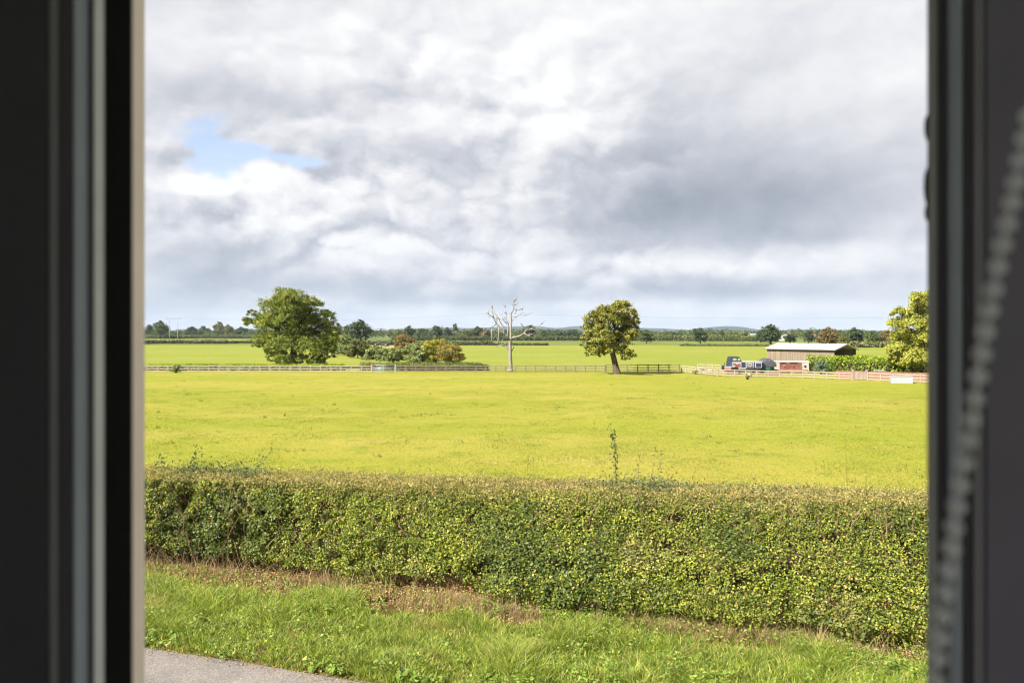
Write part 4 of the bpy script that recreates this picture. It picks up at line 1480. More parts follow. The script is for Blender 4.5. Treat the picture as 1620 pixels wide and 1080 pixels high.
# ------------------------------------------------------------------ post and rail fences
def fence(name, pts, label, mat, hgt=1.0, rails=3, post_gap=1.5, post_w=.13, rail_h=.125, group=None):
    """pts: ground points; posts and rails are separate parts; each rail spans two bays"""
    pts = [Vector(p) for p in pts]
    t = empty(name, pts[0])
    tag(t, label, 'fence', group)
    inv = Matrix.Translation(-pts[0])
    for a, b in zip(pts[:-1], pts[1:]):
        L = (b - a).length
        nb = max(1, round(L / post_gap))
        d = (b - a).normalized()
        side = Vector((d.y, -d.x, 0))
        ps = [a.lerp(b, i / nb) for i in range(nb + 1)]
        rz = math.atan2(d.y, d.x)
        for i, p in enumerate(ps):
            if i == 0 and a is not pts[0]: continue
            hh = hgt * random.uniform(1.0, 1.06)
            M_ = Matrix.Translation(p) @ Matrix.Rotation(rz, 4, 'Z') @ Matrix.Rotation(random.gauss(0, .012), 4, 'Y')
            o = MB().box(-post_w / 2, post_w / 2, -.05, .05, -.1, hh, M_).build('post', mat, t)
            o.matrix_parent_inverse = inv
        for r in range(rails):
            z = hgt * (.93 - .36 * r) if rails == 3 else hgt * (.9 - .42 * r)
            for i in range(0, nb, 4):
                j = min(nb, i + 4)
                off = side * .072
                mb = MB()
                prev = None
                for q in range(i, j):
                    za, zb = z + math.sin(q * 7.3 + r) * .012, z + math.sin((q + 1) * 7.3 + r) * .012
                    mb.bar(ps[q] + off + Vector((0, 0, za)), ps[q + 1] + off + Vector((0, 0, zb)), .04, rail_h)
                o = mb.build('rail', mat, t)
                o.matrix_parent_inverse = inv
    return t


FY = 115.6
fence('rail_fence', [at(120, FY), at(588, FY)], 'pale post and rail fence left of the metal field gate', M['pale_wood'], .98)
fence('rail_fence', [at(626, FY), at(800, FY + .4), at(958, FY + .6)], 'greyish weathered post and rail fence behind the dead tree', M['brown_wood'], .98)
fence('rail_fence', [at(959, FY + 2.0), at(1075, FY + 2.4)], 'dark post and rail fence in the shade of the yellowish oak', M['brown_wood'], 1.10)
fence('rail_fence', [at(1078, FY + 1), at(1100, 113)], 'short pale fence end right of the dark shaded fence', M['pale_wood'], .95)
fence('rail_fence', [at(1101, 112), at(1145, 105), at(1270, 101), at(1348, 97)], 'fresh pinkish post and rail fence in front of the boats', M['new_wood'], .88)
fence('rail_fence', [at(1373, 95), at(1478, 89.5), at(1530, 87)], 'fresh pinkish post and rail fence in front of the red brick wall', M['new_wood'], 1.0)
fence('rail_fence', [at(1104, 121), at(1140, 118)], 'short broken stretch of rails behind the pinkish fence', M['new_wood'], 1.05)
# tumbled rails
pile = empty('timber_pile', at(1112, 113))
tag(pile, 'small heap of pale timber behind the pinkish fence, left of the boats', 'timber pile')
for i in range(7):
    a = Vector((random.uniform(-.7, .2), random.uniform(-.3, .3), .08 + i * .1))
    MB().bar(a, a + Vector((random.uniform(.6, 1.1), random.gauss(0, .2), random.gauss(.02, .05))), .09, .09).build('plank', M['new_wood'], pile)

# metal field gate
g = empty('field_gate', at(589, FY - .05))
tag(g, 'galvanised metal field gate in the pale post and rail fence', 'gate')
gl = (at(625, FY) - at(589, FY)).length
for z in (.12, .30, .48, .66, .84, 1.06):
    MB().tube([(0.05, 0, z), (gl - .05, 0, z)], .032, 8).build('bar', M['galv'], g, smooth=True)
for x in (.05, gl / 2, gl - .05):
    MB().box(x - .03, x + .03, -.036, .036, .06, 1.10).build('upright', M['galv'], g)
MB().bar((.08, .045, .12), (gl / 2, .045, 1.05), .02, .05).build('brace', M['galv'], g)
MB().bar((gl - .08, .045, .12), (gl / 2, .045, 1.05), .02, .05).build('brace', M['galv'], g)
for x in (-.08, gl + .1):
    MB().box(x - .07, x + .07, -.08, .08, -.1, 1.18).build('gate_post', M['pale_wood'], g)

# wicket gate in the right fence
g = empty('wicket_gate', at(1350, 96.6))
tag(g, 'small grey slatted wicket gate between the two pinkish fences', 'gate')
gl = 1.55
for x in (-.06, gl + .06):
    MB().box(x - .075, x + .075, -.075, .075, -.1, 1.28).build('gate_post', M['new_wood'], g)
for z in (.25, .92):
    MB().box(.03, gl - .03, .012, .05, z - .05, z + .05).build('rail', M['pale_wood'], g)
for i in range(10):
    x = .08 + i * (gl - .16) / 9
    MB().box(x - .045, x + .045, -.02, .010, .08, 1.02 + .06 * math.sin(i / 9 * math.pi)).build('slat', M['pale_wood'], g)

# white trough
b = gp(1426, 607)
tr = empty('water_trough', b, R(-14))
tag(tr, 'white rectangular trough standing in front of the right fence', 'trough')
M['white_plastic'] = paint('white enamel', (.30, .31, .33), .08, 5, .6, .3, dirt=(.22, .20, .15), dirt_amt=.3)
MB().prism([(-1.12, .06), (1.12, .06), (1.17, .82), (-1.17, .82)], 'y', -.4, .4).build('tank', M['white_plastic'], tr, bevel=.03)
for x in (-.8, .8):
    MB().box(x - .1, x + .1, -.36, .36, -.02, .058).build('foot', M['galv'], tr)
MB().box(-1.2, 1.2, -.43, -.35, .80, .86).build('rim', M['white_plastic'], tr)
MB().box(-1.2, 1.2, .35, .43, .80, .86).build('rim', M['white_plastic'], tr)
# small pale trough near the oak
tr = empty('water_trough', gp(527, 564), .1)
tag(tr, 'small pale trough lying right of the big oak', 'trough')
MB().prism([(-1.0, .04), (1.0, .04), (1.08, .45), (-1.08, .45)], 'y', -.35, .35).build('tank', M['pale_wood'], tr, bevel=.03)
MB().box(-.9, .9, -.1, .1, -.02, .038).build('foot', M['galv'], tr)

# low red brick wall at the garden


def brick():
    m, t = new_mat('red brick')
    o = t.n('ShaderNodeOutputMaterial')
    p_ = t.n('ShaderNodeBsdfPrincipled')
    bt = t.n('ShaderNodeTexBrick')
    crd = t.n('ShaderNodeTexCoord').outputs['Object']
    rot = t.n('ShaderNodeMapping')
    rot.inputs['Rotation'].default_value = (R(90), 0, 0)
    t.put(rot.inputs[0], crd)
    t.put(bt.inputs['Vector'], rot.outputs[0])
    bt.inputs['Color1'].default_value = (.15, .065, .04, 1)
    bt.inputs['Color2'].default_value = (.22, .09, .05, 1)
    bt.inputs['Mortar'].default_value = (.22, .19, .15, 1)
    bt.inputs['Scale'].default_value = 4.4
    bt.inputs['Mortar Size'].default_value = .02
    t.put(p_.inputs['Base Color'], t.mix(1.0, bt.outputs[0], t.ramp(t.noise(crd, 2, 5), [(.3, (.8, .8, .8)), (.7, (1.2, 1.2, 1.2))]), 'MULTIPLY'))
    p_.inputs['Roughness'].default_value = .9
    t.put(o.inputs[0], p_.outputs[0])
    return m


M['brick'] = brick()
a, b = at(1322, 100.5), at(1520, 92.0)
wl = empty('garden_wall', a, math.atan2(b.y - a.y, b.x - a.x))
tag(wl, 'low red brick garden wall between the right fence and the bright hedge', 'wall')
L = (b - a).length
MB().box(0, L, -.11, .11, -.1, .92).build('brickwork', M['brick'], wl)
MB().box(-.03, L + .03, -.14, .14, .922, 1.0).build('coping', M['brick'], wl, bevel=.01)

# ------------------------------------------------------------------ barn


def boards():
    m, t = new_mat('yorkshire boarding')
    o = t.n('ShaderNodeOutputMaterial')
    p_ = t.n('ShaderNodeBsdfPrincipled')
    crd = t.n('ShaderNodeTexCoord').outputs['Object']
    n1 = t.noise(t.vm('MULTIPLY', crd, (4.0, 4.0, .15)), 1.0, 4, .6)
    n2 = t.noise(t.vm('MULTIPLY', crd, (1, 1, .3)), .8, 4)
    c = t.ramp(n1, [(.25, (.115, .085, .062)), (.5, (.175, .135, .10)), (.75, (.225, .18, .135))])
    c = t.mix(1.0, c, t.ramp(n2, [(.3, (.8, .8, .82)), (.7, (1.15, 1.12, 1.1))]), 'MULTIPLY')
    t.put(p_.inputs['Base Color'], c)
    p_.inputs['Roughness'].default_value = .9
    t.put(o.inputs[0], p_.outputs[0])
    return m


M['boards'] = boards()
M['roof_sheet'] = paint('pale fibre cement roof', (.36, .345, .32), .1, .6, .75, .25, dirt=(.26, .24, .20), dirt_amt=.35, dirt_scale=.5)
M['dark_steel'] = paint('dark steel', (.05, .05, .055), .2, 3, .6, .3)
dR = 136.0
cR = at(1320, dR)
cL = at(1213.5, dR * 1.085)
ex = (cL - cR).normalized()          # along the front wall, to the left
ey = Vector((ex.y, -ex.x, 0))        # away from us
if ey.y < 0: ey = -ey
BL = (cL - cR).length
BW = 6.3
zE, zR = zat(553, dR), zat(546, dR) + .22
barn = empty('barn', cR)
tag(barn, 'timber clad farm barn with a pale roof and an open dark end', 'barn')


def bpt(u, v_, z):
    p_ = ex * u + ey * v_
    return (p_.x, p_.y, z)


def quadbox(u0, u1, v0, v1, z0, z1):
    return [bpt(u, v_, z) for z in (z0, z1) for v_ in (v0, v1) for u in (u0, u1)]


BF = [(0, 2, 3, 1), (4, 5, 7, 6), (0, 1, 5, 4), (2, 6, 7, 3), (0, 4, 6, 2), (1, 3, 7, 5)]
mb = MB()
nb = int(BL / .16)
for i in range(nb):
    u0 = BL * i / nb
    mb.add(quadbox(u0 + .006, u0 + BL / nb - .006, -.02 + .012 * (i % 2), .012 + .012 * (i % 2), 0, zE - .03), BF)
mb.build('front_cladding', M['boards'], barn)
MB().add(quadbox(0, BL, BW - .08, BW, 0, zE - .03), BF).build('rear_cladding', M['boards'], barn)
MB().add([bpt(BL - .06, .05, 0), bpt(BL - .06, BW - .1, 0), bpt(BL - .06, BW - .1, zE - .05), bpt(BL - .06, BW / 2, zR - .1), bpt(BL - .06, .05, zE - .05),
          bpt(BL, .05, 0), bpt(BL, BW - .1, 0), bpt(BL, BW - .1, zE - .05), bpt(BL, BW / 2, zR - .1), bpt(BL, .05, zE - .05)],
         [(0, 1, 2, 3, 4), (9, 8, 7, 6, 5), (0, 5, 6, 1), (1, 6, 7, 2), (2, 7, 8, 3), (3, 8, 9, 4), (4, 9, 5, 0)]).build('gable_cladding', M['boards'], barn)
for u in (0.12, BL * .33, BL * .66, BL - .2):
    for vv in (.06, BW - .3):
        MB().add(quadbox(u, u + .2, vv, vv + .2, 0, zE - .05), BF).build('steel_post', M['dark_steel'], barn)


def roof_slope(v0, v1, z0, z1):
    mb = MB()
    n = int((BL + .6) / .35)
    vs, fs = [], []
    for i in range(n * 2 + 1):
        u = -.35 + (BL + .7) * i / (n * 2)
        dz_ = .035 * (i % 2)
        vs += [bpt(u, v0, z0 + dz_), bpt(u, v1, z1 + dz_), bpt(u, v0, z0 - .07), bpt(u, v1, z1 - .07)]
    for i in range(n * 2):
        a = i * 4
        fs += [(a, a + 4, a + 5, a + 1), (a + 2, a + 3, a + 7, a + 6), (a, a + 2, a + 6, a + 4), (a + 1, a + 5, a + 7, a + 3)]
    fs += [(0, 1, 3, 2), (n * 8, n * 8 + 2, n * 8 + 3, n * 8 + 1)]
    return mb.add(vs, fs)


roof_slope(-.35, BW / 2 - .01, zE - .02, zR).build('roof', M['roof_sheet'], barn)
roof_slope(BW + .35, BW / 2 + .01, zE - .02, zR).build('roof', M['roof_sheet'], barn)
MB().add(quadbox(-.36, BL + .36, -.44, -.365, zE - .16, zE - .05), BF).build('gutter', M['dark_steel'], barn)
mb = MB()
for (va, za, vb, zb) in ((-.36, zE - .12, BW / 2, zR - .1), (BW + .36, zE - .12, BW / 2, zR - .1)):
    mb.bar(bpt(-.372, va, za), bpt(-.372, vb, zb), .03, .2)
mb.build('barge_board', M['pale_wood'], barn)

# ------------------------------------------------------------------ boats on the hard standing
M['navy'] = paint('navy paint', (.018, .026, .060), .15, 2, .4, .5, dirt=(.05, .05, .06), dirt_amt=.3)
M['blue'] = paint('blue paint', (.03, .07, .21), .12, 2, .4, .5)
M['hull_black'] = paint('black hull paint', (.012, .012, .013), .2, 2, .55, .4, dirt=(.05, .04, .03), dirt_amt=.5)
M['boat_white'] = paint('boat white paint', (.34, .33, .31), .08, 2, .5, .4, dirt=(.24, .2, .16), dirt_amt=.4)
M['boat_red'] = paint('faded red paint', (.15, .055, .042), .2, 1.5, .6, .3, dirt=(.26, .17, .14), dirt_amt=.7, dirt_scale=1.2)
M['script_red'] = paint('red lettering', (.25, .05, .04), .1, 3, .5, .3)
M['salmon'] = paint('faded pink boards', (.32, .16, .12), .15, 2, .7, .2)
M['canvas'] = paint('dark canvas', (.035, .038, .052), .2, 3, .8, .2, bump=.6, bump_scale=2.5)
M['tarp'] = paint('dark grey tarpaulin', (.050, .052, .060), .3, 2.2, .6, .35, bump=1.0, bump_scale=1.6, dirt=(.10, .09, .10), dirt_amt=.5)
M['green_hull'] = paint('green hull', (.02, .10, .055), .12, 2, .5, .4)
M['clear_sheet'] = paint('clear hood window', (.20, .24, .16), .15, 4, .2, .6)
M['cream'] = paint('cream paint', (.33, .31, .26), .08, 2, .55, .3, dirt=(.25, .18, .13), dirt_amt=.4)
DB = 112.0
BS = DB / F


def bx(px): return (px - 1143) * BS


def bz(py): return zat(py, DB)


def hull(mb, x0, x1, wid, z0, z1, bow=1.2, bow_left=True):
    """narrow hull with a pointed bow at one end and rounded stern at the other"""
    secs = []
    n = 12
    for i in range(n + 1):
        t = i / n
        x = x0 + (x1 - x0) * t
        db = (x - x0) if bow_left else (x1 - x)
        ds = (x1 - x) if bow_left else (x - x0)
        k = min(1, max(.06, (db / bow) ** .6)) * min(1, max(.35, (ds / .5 + .1) ** .5))
        rise = max(0, 1 - db / bow) ** 2 * .35
        w_ = wid / 2 * k
        secs.append([(x, -w_ * .8, z0 + rise * .5), (x, -w_, z0 + .25), (x, -w_, z1 + rise), (x, w_, z1 + rise), (x, w_, z0 + .25), (x, w_ * .8, z0 + rise * .5)])
    vs = [p_ for s_ in secs for p_ in s_]
    fs = []
    for i in range(n):
        for k in range(6):
            fs.append((i * 6 + k, i * 6 + (k + 1) % 6, (i + 1) * 6 + (k + 1) % 6, (i + 1) * 6 + k))
    fs.append(tuple(range(6)))
    fs.append(tuple(n * 6 + k for k in range(5, -1, -1)))
    return mb.add(vs, fs)


def cabin_prism(x0, x1, wb, wt, z0, z1):
    return [(x0, -wb / 2, z0), (x1, -wb / 2, z0), (x1, wb / 2, z0), (x0, wb / 2, z0), (x0, -wt / 2, z1), (x1, -wt / 2, z1), (x1, wt / 2, z1), (x0, wt / 2, z1)]


CFACES = [(0, 3, 2, 1), (4, 5, 6, 7), (0, 1, 5, 4), (1, 2, 6, 5), (2, 3, 7, 6), (3, 0, 4, 7)]

boat = empty('narrowboat', at(1143, DB), R(-2))
tag(boat, 'navy blue narrowboat with a canvas wheelhouse hood and a white oval name panel', 'boat')
ZH = bz(581)
hull(MB(), bx(1142), bx(1205), 2.0, .28, ZH, 1.0).build('hull', M['hull_black'], boat, smooth=False)
MB().add(cabin_prism(bx(1169), bx(1203), 1.75, 1.55, ZH + .002, bz(572)), CFACES).build('cabin', M['navy'], boat, bevel=.03)
MB().add(cabin_prism(bx(1168), bx(1203.5), 1.62, 1.5, bz(572) + .002, bz(571)), CFACES).build('cabin_roof', M['boat_white'], boat)
hood = MB().add([(bx(1151), -.86, ZH), (bx(1171), -.86, ZH), (bx(1171), .86, ZH), (bx(1151), .86, ZH),
                 (bx(1151.3), -.88, bz(572)), (bx(1171), -.88, bz(572)), (bx(1171), .88, bz(572)), (bx(1151.3), .88, bz(572)),
                 (bx(1153), -.78, bz(564.3)), (bx(1168), -.78, bz(565)), (bx(1168), .78, bz(565)), (bx(1153), .78, bz(564.3)),
                 (bx(1155), -.5, bz(563.2)), (bx(1166), -.5, bz(563.6)), (bx(1166), .5, bz(563.6)), (bx(1155), .5, bz(563.2))],
                [(0, 1, 5, 4), (1, 2, 6, 5), (2, 3, 7, 6), (3, 0, 4, 7), (4, 5, 9, 8), (5, 6, 10, 9), (6, 7, 11, 10), (7, 4, 8, 11), (8, 9, 13, 12), (9, 10, 14, 13), (10, 11, 15, 14), (11, 8, 12, 15), (12, 13, 14, 15), (3, 2, 1, 0)]).build('wheelhouse_hood', M['canvas'], boat)


def panel(name, x0, x1, z0, z1, y0, y1, mat, par):
    """thin board on the near side, leaning with the cabin side (y0 at the foot, y1 at the head)"""
    t_ = .025
    vs = [(x0, y0 - t_, z0), (x1, y0 - t_, z0), (x1, y1 - t_, z1), (x0, y1 - t_, z1), (x0, y0, z0), (x1, y0, z0), (x1, y1, z1), (x0, y1, z1)]
    return MB().add(vs, [(0, 1, 2, 3), (7, 6, 5, 4), (0, 4, 5, 1), (1, 5, 6, 2), (2, 6, 7, 3), (3, 7, 4, 0)]).build(name, mat, par)


panel('hood_window', bx(1157), bx(1162.6), bz(570), bz(566.2), -.872, -.822, M['clear_sheet'], boat)
panel('hood_window', bx(1164.6), bx(1168.4), bz(570), bz(566.6), -.872, -.822, M['clear_sheet'], boat)
panel('blue_side', bx(1151.5), bx(1156), bz(580), bz(572), -.885, -.895, M['blue'], boat)
sg_ = panel('sign_board', bx(1156), bx(1170.2), bz(580), bz(572), -.885, -.895, M['boat_white'], boat)
# red handwriting, too small to read in the photo: one looping stroke and an underline
st = MB()
pts = []
for i in range(60):
    t = i / 59
    pts.append((bx(1157.2 + 11.6 * t), -.935, bz(576.2) + math.sin(t * 26) * .16 * (1 - .5 * t) + math.sin(t * 9) * .06))
st.tube(pts, .05, 5)
st.tube([(bx(1160), -.93, bz(579)), (bx(1169), -.93, bz(578.4))], .045, 5)
st.build('lettering', M['script_red'], sg_)


def framed(x0, x1, z0, z1, inner):
    fr = panel('panel_frame', x0, x1, z0, z1, -.885, -.80, M['boat_white'], boat)
    e = .10
    panel('panel', x0 + e, x1 - e, z0 + e, z1 - e, -.917, -.845, inner, fr)
    return fr


f1 = framed(bx(1177), bx(1189.6), bz(581), bz(572.6), M['hull_black'])
f2 = framed(bx(1191.5), bx(1202), bz(581), bz(572.6), M['navy'])
# white oval with a dark bow-shaped mark
cx_, cz_ = bx(1183.3), bz(576.9)
ov = MB()
n = 28
vs = [(cx_ + math.cos(6.2832 * i / n) * .38, -.895 - .035 - .02, cz_ + math.sin(6.2832 * i / n) * .22) for i in range(n)]
vs += [(x, y + .03, z) for x, y, z in vs]
ov.add(vs, [tuple(range(n)), tuple(range(2 * n - 1, n - 1, -1))] + [(i, i + n, (i + 1) % n + n, (i + 1) % n) for i in range(n)])
oo_ = ov.build('name_oval', M['boat_white'], f1)
MB().tube([(cx_ - .24, -.955, cz_ - .08), (cx_ - .12, -.955, cz_ + .02), (cx_, -.955, cz_ + .05), (cx_ + .12, -.955, cz_ + .02), (cx_ + .24, -.955, cz_ - .08)], [.02, .045, .06, .045, .02], 6).build('emblem', M['hull_black'], f1)
panel('bow_stripe', bx(1143.5), bx(1154), bz(584.5), bz(580.3), -1.03, -1.03, M['salmon'], boat)
panel('bow_board', bx(1143.5), bx(1155), bz(580.2), bz(578.8), -1.03, -1.03, M['boat_white'], boat)
panel('gunwale_board', bx(1165), bx(1177), bz(582.8), bz(580.9), -1.03, -1.03, M['boat_white'], boat)
MB().tube([(bx(1145), -.5, ZH), (bx(1145), -.5, bz(573.5))], .05, 8).build('bollard_post', M['dark_steel'], boat)
for x in (1152, 1170, 1192):
    MB().box(bx(x), bx(x) + .5, -1.0, 1.0, -.02, .276).build('timber_block', M['brown_wood'], boat)

boat = empty('narrowboat', at(1200, DB + .6), R(1))
tag(boat, 'small green hulled boat under a domed dark grey tarpaulin', 'boat')
g0 = lambda px: (px - 1200) * BS
hull(MB(), g0(1199.5), g0(1225), 2.1, .30, bz(579.5), .9, False).build('hull', M['green_hull'], boat)
nb_, na_ = 9, 12
vs, fs = [], []
for i in range(nb_):
    t = i / (nb_ - 1)
    x = g0(1200.5) + (g0(1224.5) - g0(1200.5)) * t
    k = math.sin(math.pi * (.12 + .80 * t)) ** .22
    hh = (bz(566) - bz(580)) * (.80 + .26 * math.sin(math.pi * min(1, t * .9 + .12))) * (.93 + .06 * math.cos(t * 19))
    for j in range(na_ + 1):
        a = math.pi * j / na_
        vs.append((x + .05 * math.sin(j * 2.1), -1.08 * math.copysign(abs(math.cos(a)) ** .6, math.cos(a)) * (.85 + .15 * k), bz(580) + hh * (math.sin(a) ** .6) * k + .0))
for i in range(nb_ - 1):
    for j in range(na_):
        a = i * (na_ + 1) + j
        fs.append((a, a + 1, a + na_ + 2, a + na_ + 1))
fs.append(tuple(range(na_ + 1)))
fs.append(tuple((nb_ - 1) * (na_ + 1) + j for j in range(na_, -1, -1)))
MB().add(vs, fs).build('tarpaulin', M['tarp'], boat, smooth=False)
for x in (1205, 1217):
    MB().box(g0(x), g0(x) + .5, -.9, .9, -.02, .296).build('timber_block', M['brown_wood'], boat)

boat = empty('narrowboat', at(1222, DB + 3.2), R(-3))
tag(boat, 'cream narrowboat with a faded red side panel beside the bright hedge', 'boat')
r0_ = lambda px: (px - 1222) * (DB + 3.2) / F
rz_ = lambda py: zat(py, DB + 3.2)
hull(MB(), r0_(1219), r0_(1284), 2.1, .25, rz_(586.5), 1.1, False).build('hull', M['salmon'], boat)
MB().add(cabin_prism(r0_(1222), r0_(1276), 1.85, 1.65, rz_(586.4), rz_(572.5)), CFACES).build('cabin', M['cream'], boat, bevel=.03)
MB().add(cabin_prism(r0_(1221), r0_(1277), 1.8, 1.6, rz_(572.4), rz_(570.6)), CFACES).build('cabin_roof', M['boat_white'], boat, bevel=.03)


def rpanel(nm, a, b_, c, d_, mat, out_=.0):
    return panel(nm, r0_(a), r0_(b_), rz_(d_), rz_(c), -.93 - out_, -.84 - out_, mat, boat)


rpanel('side_panel', 1230.5, 1265, 573.2, 586, M['boat_red'])
rpanel('vent_strip', 1231, 1240, 572.4, 573.6, M['hull_black'], .03)
rpanel('vent_strip', 1246, 1258, 572.4, 573.4, M['hull_black'], .03)
rpanel('window', 1236, 1240, 576, 580, M['boat_red'], .03)
rpanel('window', 1249, 1253, 576, 580, M['boat_red'], .03)
ph = MB()
vs = [(r0_(1270) + math.cos(6.2832 * i / 20) * .16, -.93, rz_(579) + math.sin(6.2832 * i / 20) * .16) for i in range(20)]
vs += [(x, y + .06, z) for x, y, z in vs]
ph.add(vs, [tuple(range(20)), tuple(range(39, 19, -1))] + [(i, i + 20, (i + 1) % 20 + 20, (i + 1) % 20) for i in range(20)])
ph.build('porthole', M['hull_black'], boat)
for x in (1228, 1248, 1268):
    MB().box(r0_(x), r0_(x) + .5, -.95, .95, -.02, .246).build('timber_block', M['brown_wood'], boat)

# yard clutter behind the fence
M['clutter'] = paint('old boards', (.24, .17, .12), .25, 3, .85, .1)
for i, (px, d, L_, lab) in enumerate(((1157, 108, 1.6, 'small stack of weathered boards under the bow of the navy boat'), (1222, 108, 1.9, 'small stack of weathered boards before the tarpaulin covered boat'))):
    o = empty('board_stack', at(px, d), .1)
    tag(o, lab, 'board stack')
    for k in range(4):
        MB().box(-L_ / 2 + random.uniform(-.1, .1), L_ / 2 + random.uniform(-.1, .1), -.25, .25, .02 + k * .11, .11 + k * .11).build('board', M['clutter'], o)
bk = empty('white_bucket', at(1186, 103.5))
tag(bk, 'small white bucket behind the pinkish fence below the navy boat', 'bucket')
MB().tube([(0, 0, 0), (0, 0, .02), (0, 0, .42)], [.15, .17, .22], 16).build('body', M['boat_white'], bk, smooth=False)
MB().tube([(-.22, 0, .42), (-.16, -.04, .58), (0, -.05, .64), (.16, -.04, .58), (.22, 0, .42)], .012, 6).build('handle', M['galv'], bk)


# ------------------------------------------------------------------ twin pole power line
M['pole'] = paint('grey pole timber', (.28, .27, .26), .15, 1, .85, .1)
M['wire'] = paint('wire', (.12, .12, .13), .05, 1, .5, .4)


def twin_pole(px0, px1, d, top, label):
    t = empty('twin_pole', at((px0 + px1) / 2, d))
    tag(t, label, 'utility pole', 'twin pole supports of the power line')
    hw = (px1 - px0) / 2 / F * d
    h = zat(top, d)
    for s_ in (-1, 1):
        MB().tube([(s_ * hw, 0, -.5), (s_ * hw, 0, h)], [.24, .17], 10).build('pole', M['pole'], t, smooth=True)
    MB().box(-hw - 2.0, hw + 2.0, -.12, .12, h - 1.0, h - .74).build('crossarm', M['pole'], t)
    for x in (-hw - 1.6, 0, hw + 1.6):
        MB().tube([(x, 0, h - .74), (x, 0, h - .2)], [.10, .14], 8).build('insulator', M['wire'], t)
    mb = MB()
    mb.bar((-hw, .14, h - .9), (-hw - 1.6, .14, h - .75), .08, .08)
    mb.build('strut', M['pole'], t)
    return [Vector((t.location.x + x, t.location.y, h - .2)) for x in (-hw - 1.6, 0, hw + 1.6)]


A_ = twin_pole(268, 281, 480, 502, 'twin wooden pole carrying wires at the far left')
B2 = twin_pole(778, 789, 392, 495, 'twin wooden pole just left of the dead tree')
Cc = [Vector((v_.x + 260, 330, v_.z - 1.0)) for v_ in B2]
lbls = ('far', 'middle', 'near')
for i in range(3):
    pts = []
    for (a, b_) in ((A_[i], B2[i]), (B2[i], Cc[i])):
        for k in range(20):
            t = k / 20
            p_ = a.lerp(b_, t)
            p_.z -= math.sin(t * math.pi) * 2.6
            pts.append(p_)
    o = MB().tube(pts, .011, 4).build('overhead_wire', M['wire'])
    tag(o, 'thin overhead wire strung between the twin poles', 'wire', 'overhead wires of the power line')

# ------------------------------------------------------------------ cattle lying and grazing beyond the shrubs


def cow_mat():
    m, t = new_mat('black and white hide')
    o = t.n('ShaderNodeOutputMaterial')
    p_ = t.n('ShaderNodeBsdfPrincipled')
    crd = t.n('ShaderNodeTexCoord').outputs['Object']
    k = t.smooth(t.noise(crd, 1.1, 1), .56, .60)
    t.put(p_.inputs['Base Color'], t.mix(k, (.012, .011, .011), (.32, .30, .28)))
    p_.inputs['Roughness'].default_value = .7
    t.put(o.inputs[0], p_.outputs[0])
    return m


M['cow'] = cow_mat()


def loft(mb, secs, n=12):
    """secs: (x, z centre, half height, half width)"""
    vs, fs = [], []
    for (x, z, hz, wy) in secs:
        for k in range(n):
            a = 6.28318 * k / n
            vs.append((x, wy * math.cos(a), z + hz * math.sin(a)))
    for i in range(len(secs) - 1):
        for k in range(n):
            fs.append((i * n + k, i * n + (k + 1) % n, (i + 1) * n + (k + 1) % n, (i + 1) * n + k))
    fs.append(tuple(range(n)))
    fs.append(tuple((len(secs) - 1) * n + k for k in range(n - 1, -1, -1)))
    mb.add(vs, fs)


def cow(grazing):
    mb = MB()
    body = [(-1.05, 1.12, .10, .08), (-1.0, 1.08, .30, .24), (-.7, 1.02, .40, .34), (-.2, .95, .43, .40), (.3, .96, .42, .37), (.65, 1.02, .40, .28), (.9, 1.10, .26, .18)]
    if grazing:
        body += [(1.15, .92, .18, .13), (1.35, .62, .15, .11), (1.48, .42, .16, .12), (1.60, .26, .11, .09), (1.66, .16, .07, .07)]
    else:
        body += [(1.12, 1.30, .20, .13), (1.28, 1.46, .18, .12), (1.45, 1.44, .16, .12), (1.66, 1.34, .11, .09), (1.74, 1.30, .07, .07)]
    loft(mb, body)
    for x, y, knee in ((.62, .17, .03), (.66, -.17, -.02), (-.80, .19, -.10), (-.76, -.19, -.10)):
        mb.tube([(x, y, .95), (x + .02, y, .62), (x + knee, y, .36), (x + knee * .4, y, .08), (x + knee * .4 + .03, y, 0)], [.16, .10, .065, .055, .07], 7)
    mb.tube([(-1.04, 0, 1.22), (-1.14, 0, .95), (-1.12, 0, .55)], [.04, .025, .045], 6)
    hx, hz = (1.42, .52) if grazing else (1.32, 1.56)
    for s_ in (-1, 1):
        mb.tube([(hx, s_ * .1, hz), (hx - .03, s_ * .26, hz + .02)], [.05, .02], 6)
    return mb


for px, py, graz, rz, lab in ((549, 549.5, False, .2, 'black and white cow standing farthest left of the herd beside the shrubs'),
                              (578, 549, False, 2.9, 'black and white cow standing above the bright lime bush'),
                              (597, 548.5, True, .1, 'black cow grazing at the left end of the tan strip'),
                              (606, 549, True, 3.0, 'black and white cow grazing on the tan strip, second from its left end'),
                              (613, 549.5, False, .3, 'black and white cow standing on the tan strip left of the reddish bush')):
    o = cow(graz).build('cow', M['cow'], None, smooth=True)
    o.location = gp(px, py)
    o.rotation_euler = (0, 0, rz)
    tag(o, lab, 'cow', 'cattle on the tan strip')

# ------------------------------------------------------------------ distant buildings
M['slate'] = paint('grey roof', (.20, .20, .20), .1, .5, .7, .3)
M['tile'] = paint('red tile roof', (.17, .08, .055), .12, .5, .8, .2)
M['render_white'] = paint('white render', (.36, .34, .31), .06, .4, .8, .2)
M['far_brick'] = paint('far brick', (.22, .12, .085), .1, .5, .85, .2)
M['glass'] = paint('dark window glass', (.03, .035, .04), .1, 1, .15, .6)


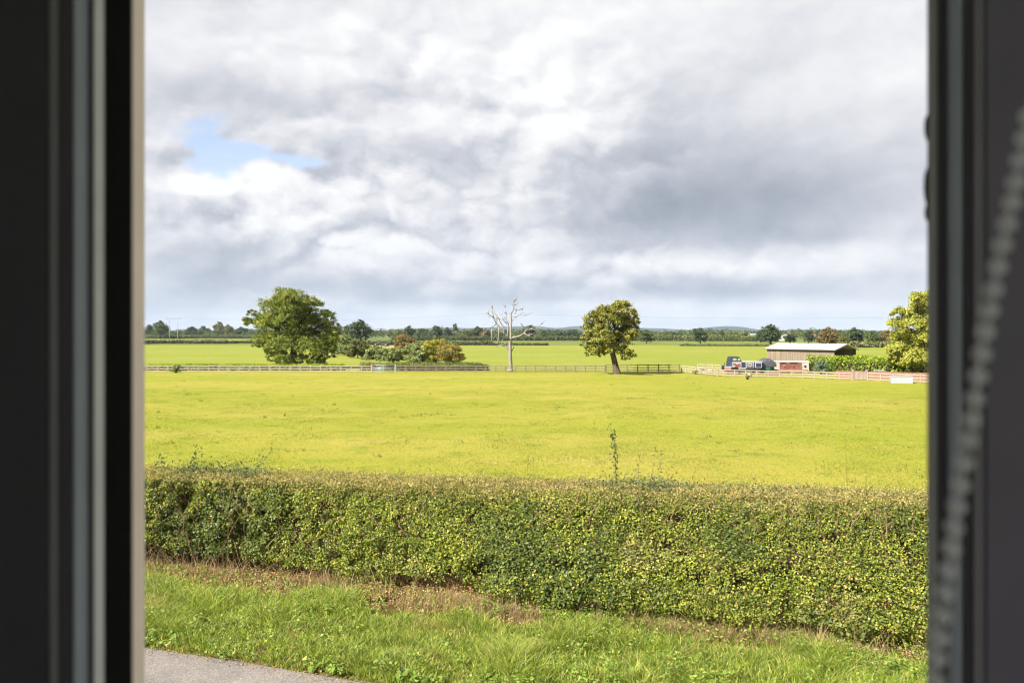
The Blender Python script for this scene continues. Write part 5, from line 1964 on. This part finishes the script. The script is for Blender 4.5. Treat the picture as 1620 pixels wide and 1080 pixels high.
def house(name, px, d, L_, W_, eave, ridge, wall, roof, label, rz=0.0, windows=True, chimney=True):
    t = empty(name, at(px, d), rz)
    tag(t, label, 'house' if windows else 'shed')
    MB().prism([(-W_ / 2, 0), (W_ / 2, 0), (W_ / 2, eave), (0, ridge - .15), (-W_ / 2, eave)], 'x', -L_ / 2, L_ / 2).build('wall', wall, t)
    rf = MB()
    for s_ in (-1, 1):
        rf.add([(-L_ / 2 - .4, s_ * (W_ / 2 + .4), eave - .2), (L_ / 2 + .4, s_ * (W_ / 2 + .4), eave - .2), (L_ / 2 + .4, s_ * .01, ridge), (-L_ / 2 - .4, s_ * .01, ridge),
                (-L_ / 2 - .4, s_ * (W_ / 2 + .4), eave - .05), (L_ / 2 + .4, s_ * (W_ / 2 + .4), eave - .05), (L_ / 2 + .4, s_ * .01, ridge + .18), (-L_ / 2 - .4, s_ * .01, ridge + .18)],
               [(0, 1, 2, 3), (7, 6, 5, 4), (0, 4, 5, 1), (1, 5, 6, 2), (2, 6, 7, 3), (3, 7, 4, 0)])
    rfo = rf.build('roof', roof, t)
    if chimney:
        MB().box(L_ / 2 - 1.0, L_ / 2 - .3, -.4, .4, ridge - .3, ridge + 1.3).build('chimney', M['far_brick'], rfo)
    if windows:
        for x in (-L_ * .32, 0, L_ * .32):
            for z in ((eave * .3, eave * .8) if eave > 4 else (eave * .55,)):
                MB().box(x - .55, x + .55, -W_ / 2 - .05, -W_ / 2 + .05, z - .55, z + .55).build('window', M['glass'], t)
    else:
        MB().box(-L_ * .3, L_ * .1, -W_ / 2 - .05, -W_ / 2 + .05, .02, eave * .85).build('door', M['dark_steel'], t)
    return t


house('farm_shed', 1194, 690, 8.5, 9, 3.0, 5.9, M['far_brick'], M['slate'], 'grey roofed farm shed among the far trees left of the big dark tree', .1, False, False)
house('farmhouse', 1243, 640, 7, 7, 3.2, 5.2, M['render_white'], M['slate'], 'small white house right of the big dark tree above the barn', .2)
house('farmhouse', 1291, 600, 9, 7, 3.6, 5.4, M['render_white'], M['tile'], 'white house with a reddish roof behind the rusty tree', -.2)

# ------------------------------------------------------------------ air
hz_m = bpy.data.materials.new('air')
hz_m.use_nodes = True
ht = NT(hz_m.node_tree)
ho = ht.n('ShaderNodeOutputMaterial')
hv = ht.n('ShaderNodeVolumePrincipled')
hv.inputs['Color'].default_value = (.62, .78, 1.0, 1)
hv.inputs['Density'].default_value = .000045
ht.t.links.new(hv.outputs[0], ho.inputs['Volume'])
hz = MB().box(-9300, 9300, -1600, 9600, -5.5, 230).build('haze', hz_m)
tag(hz, kind='stuff')
hz['label'] = 'thin bluish haze in the air over the whole countryside'
hz['category'] = 'haze'
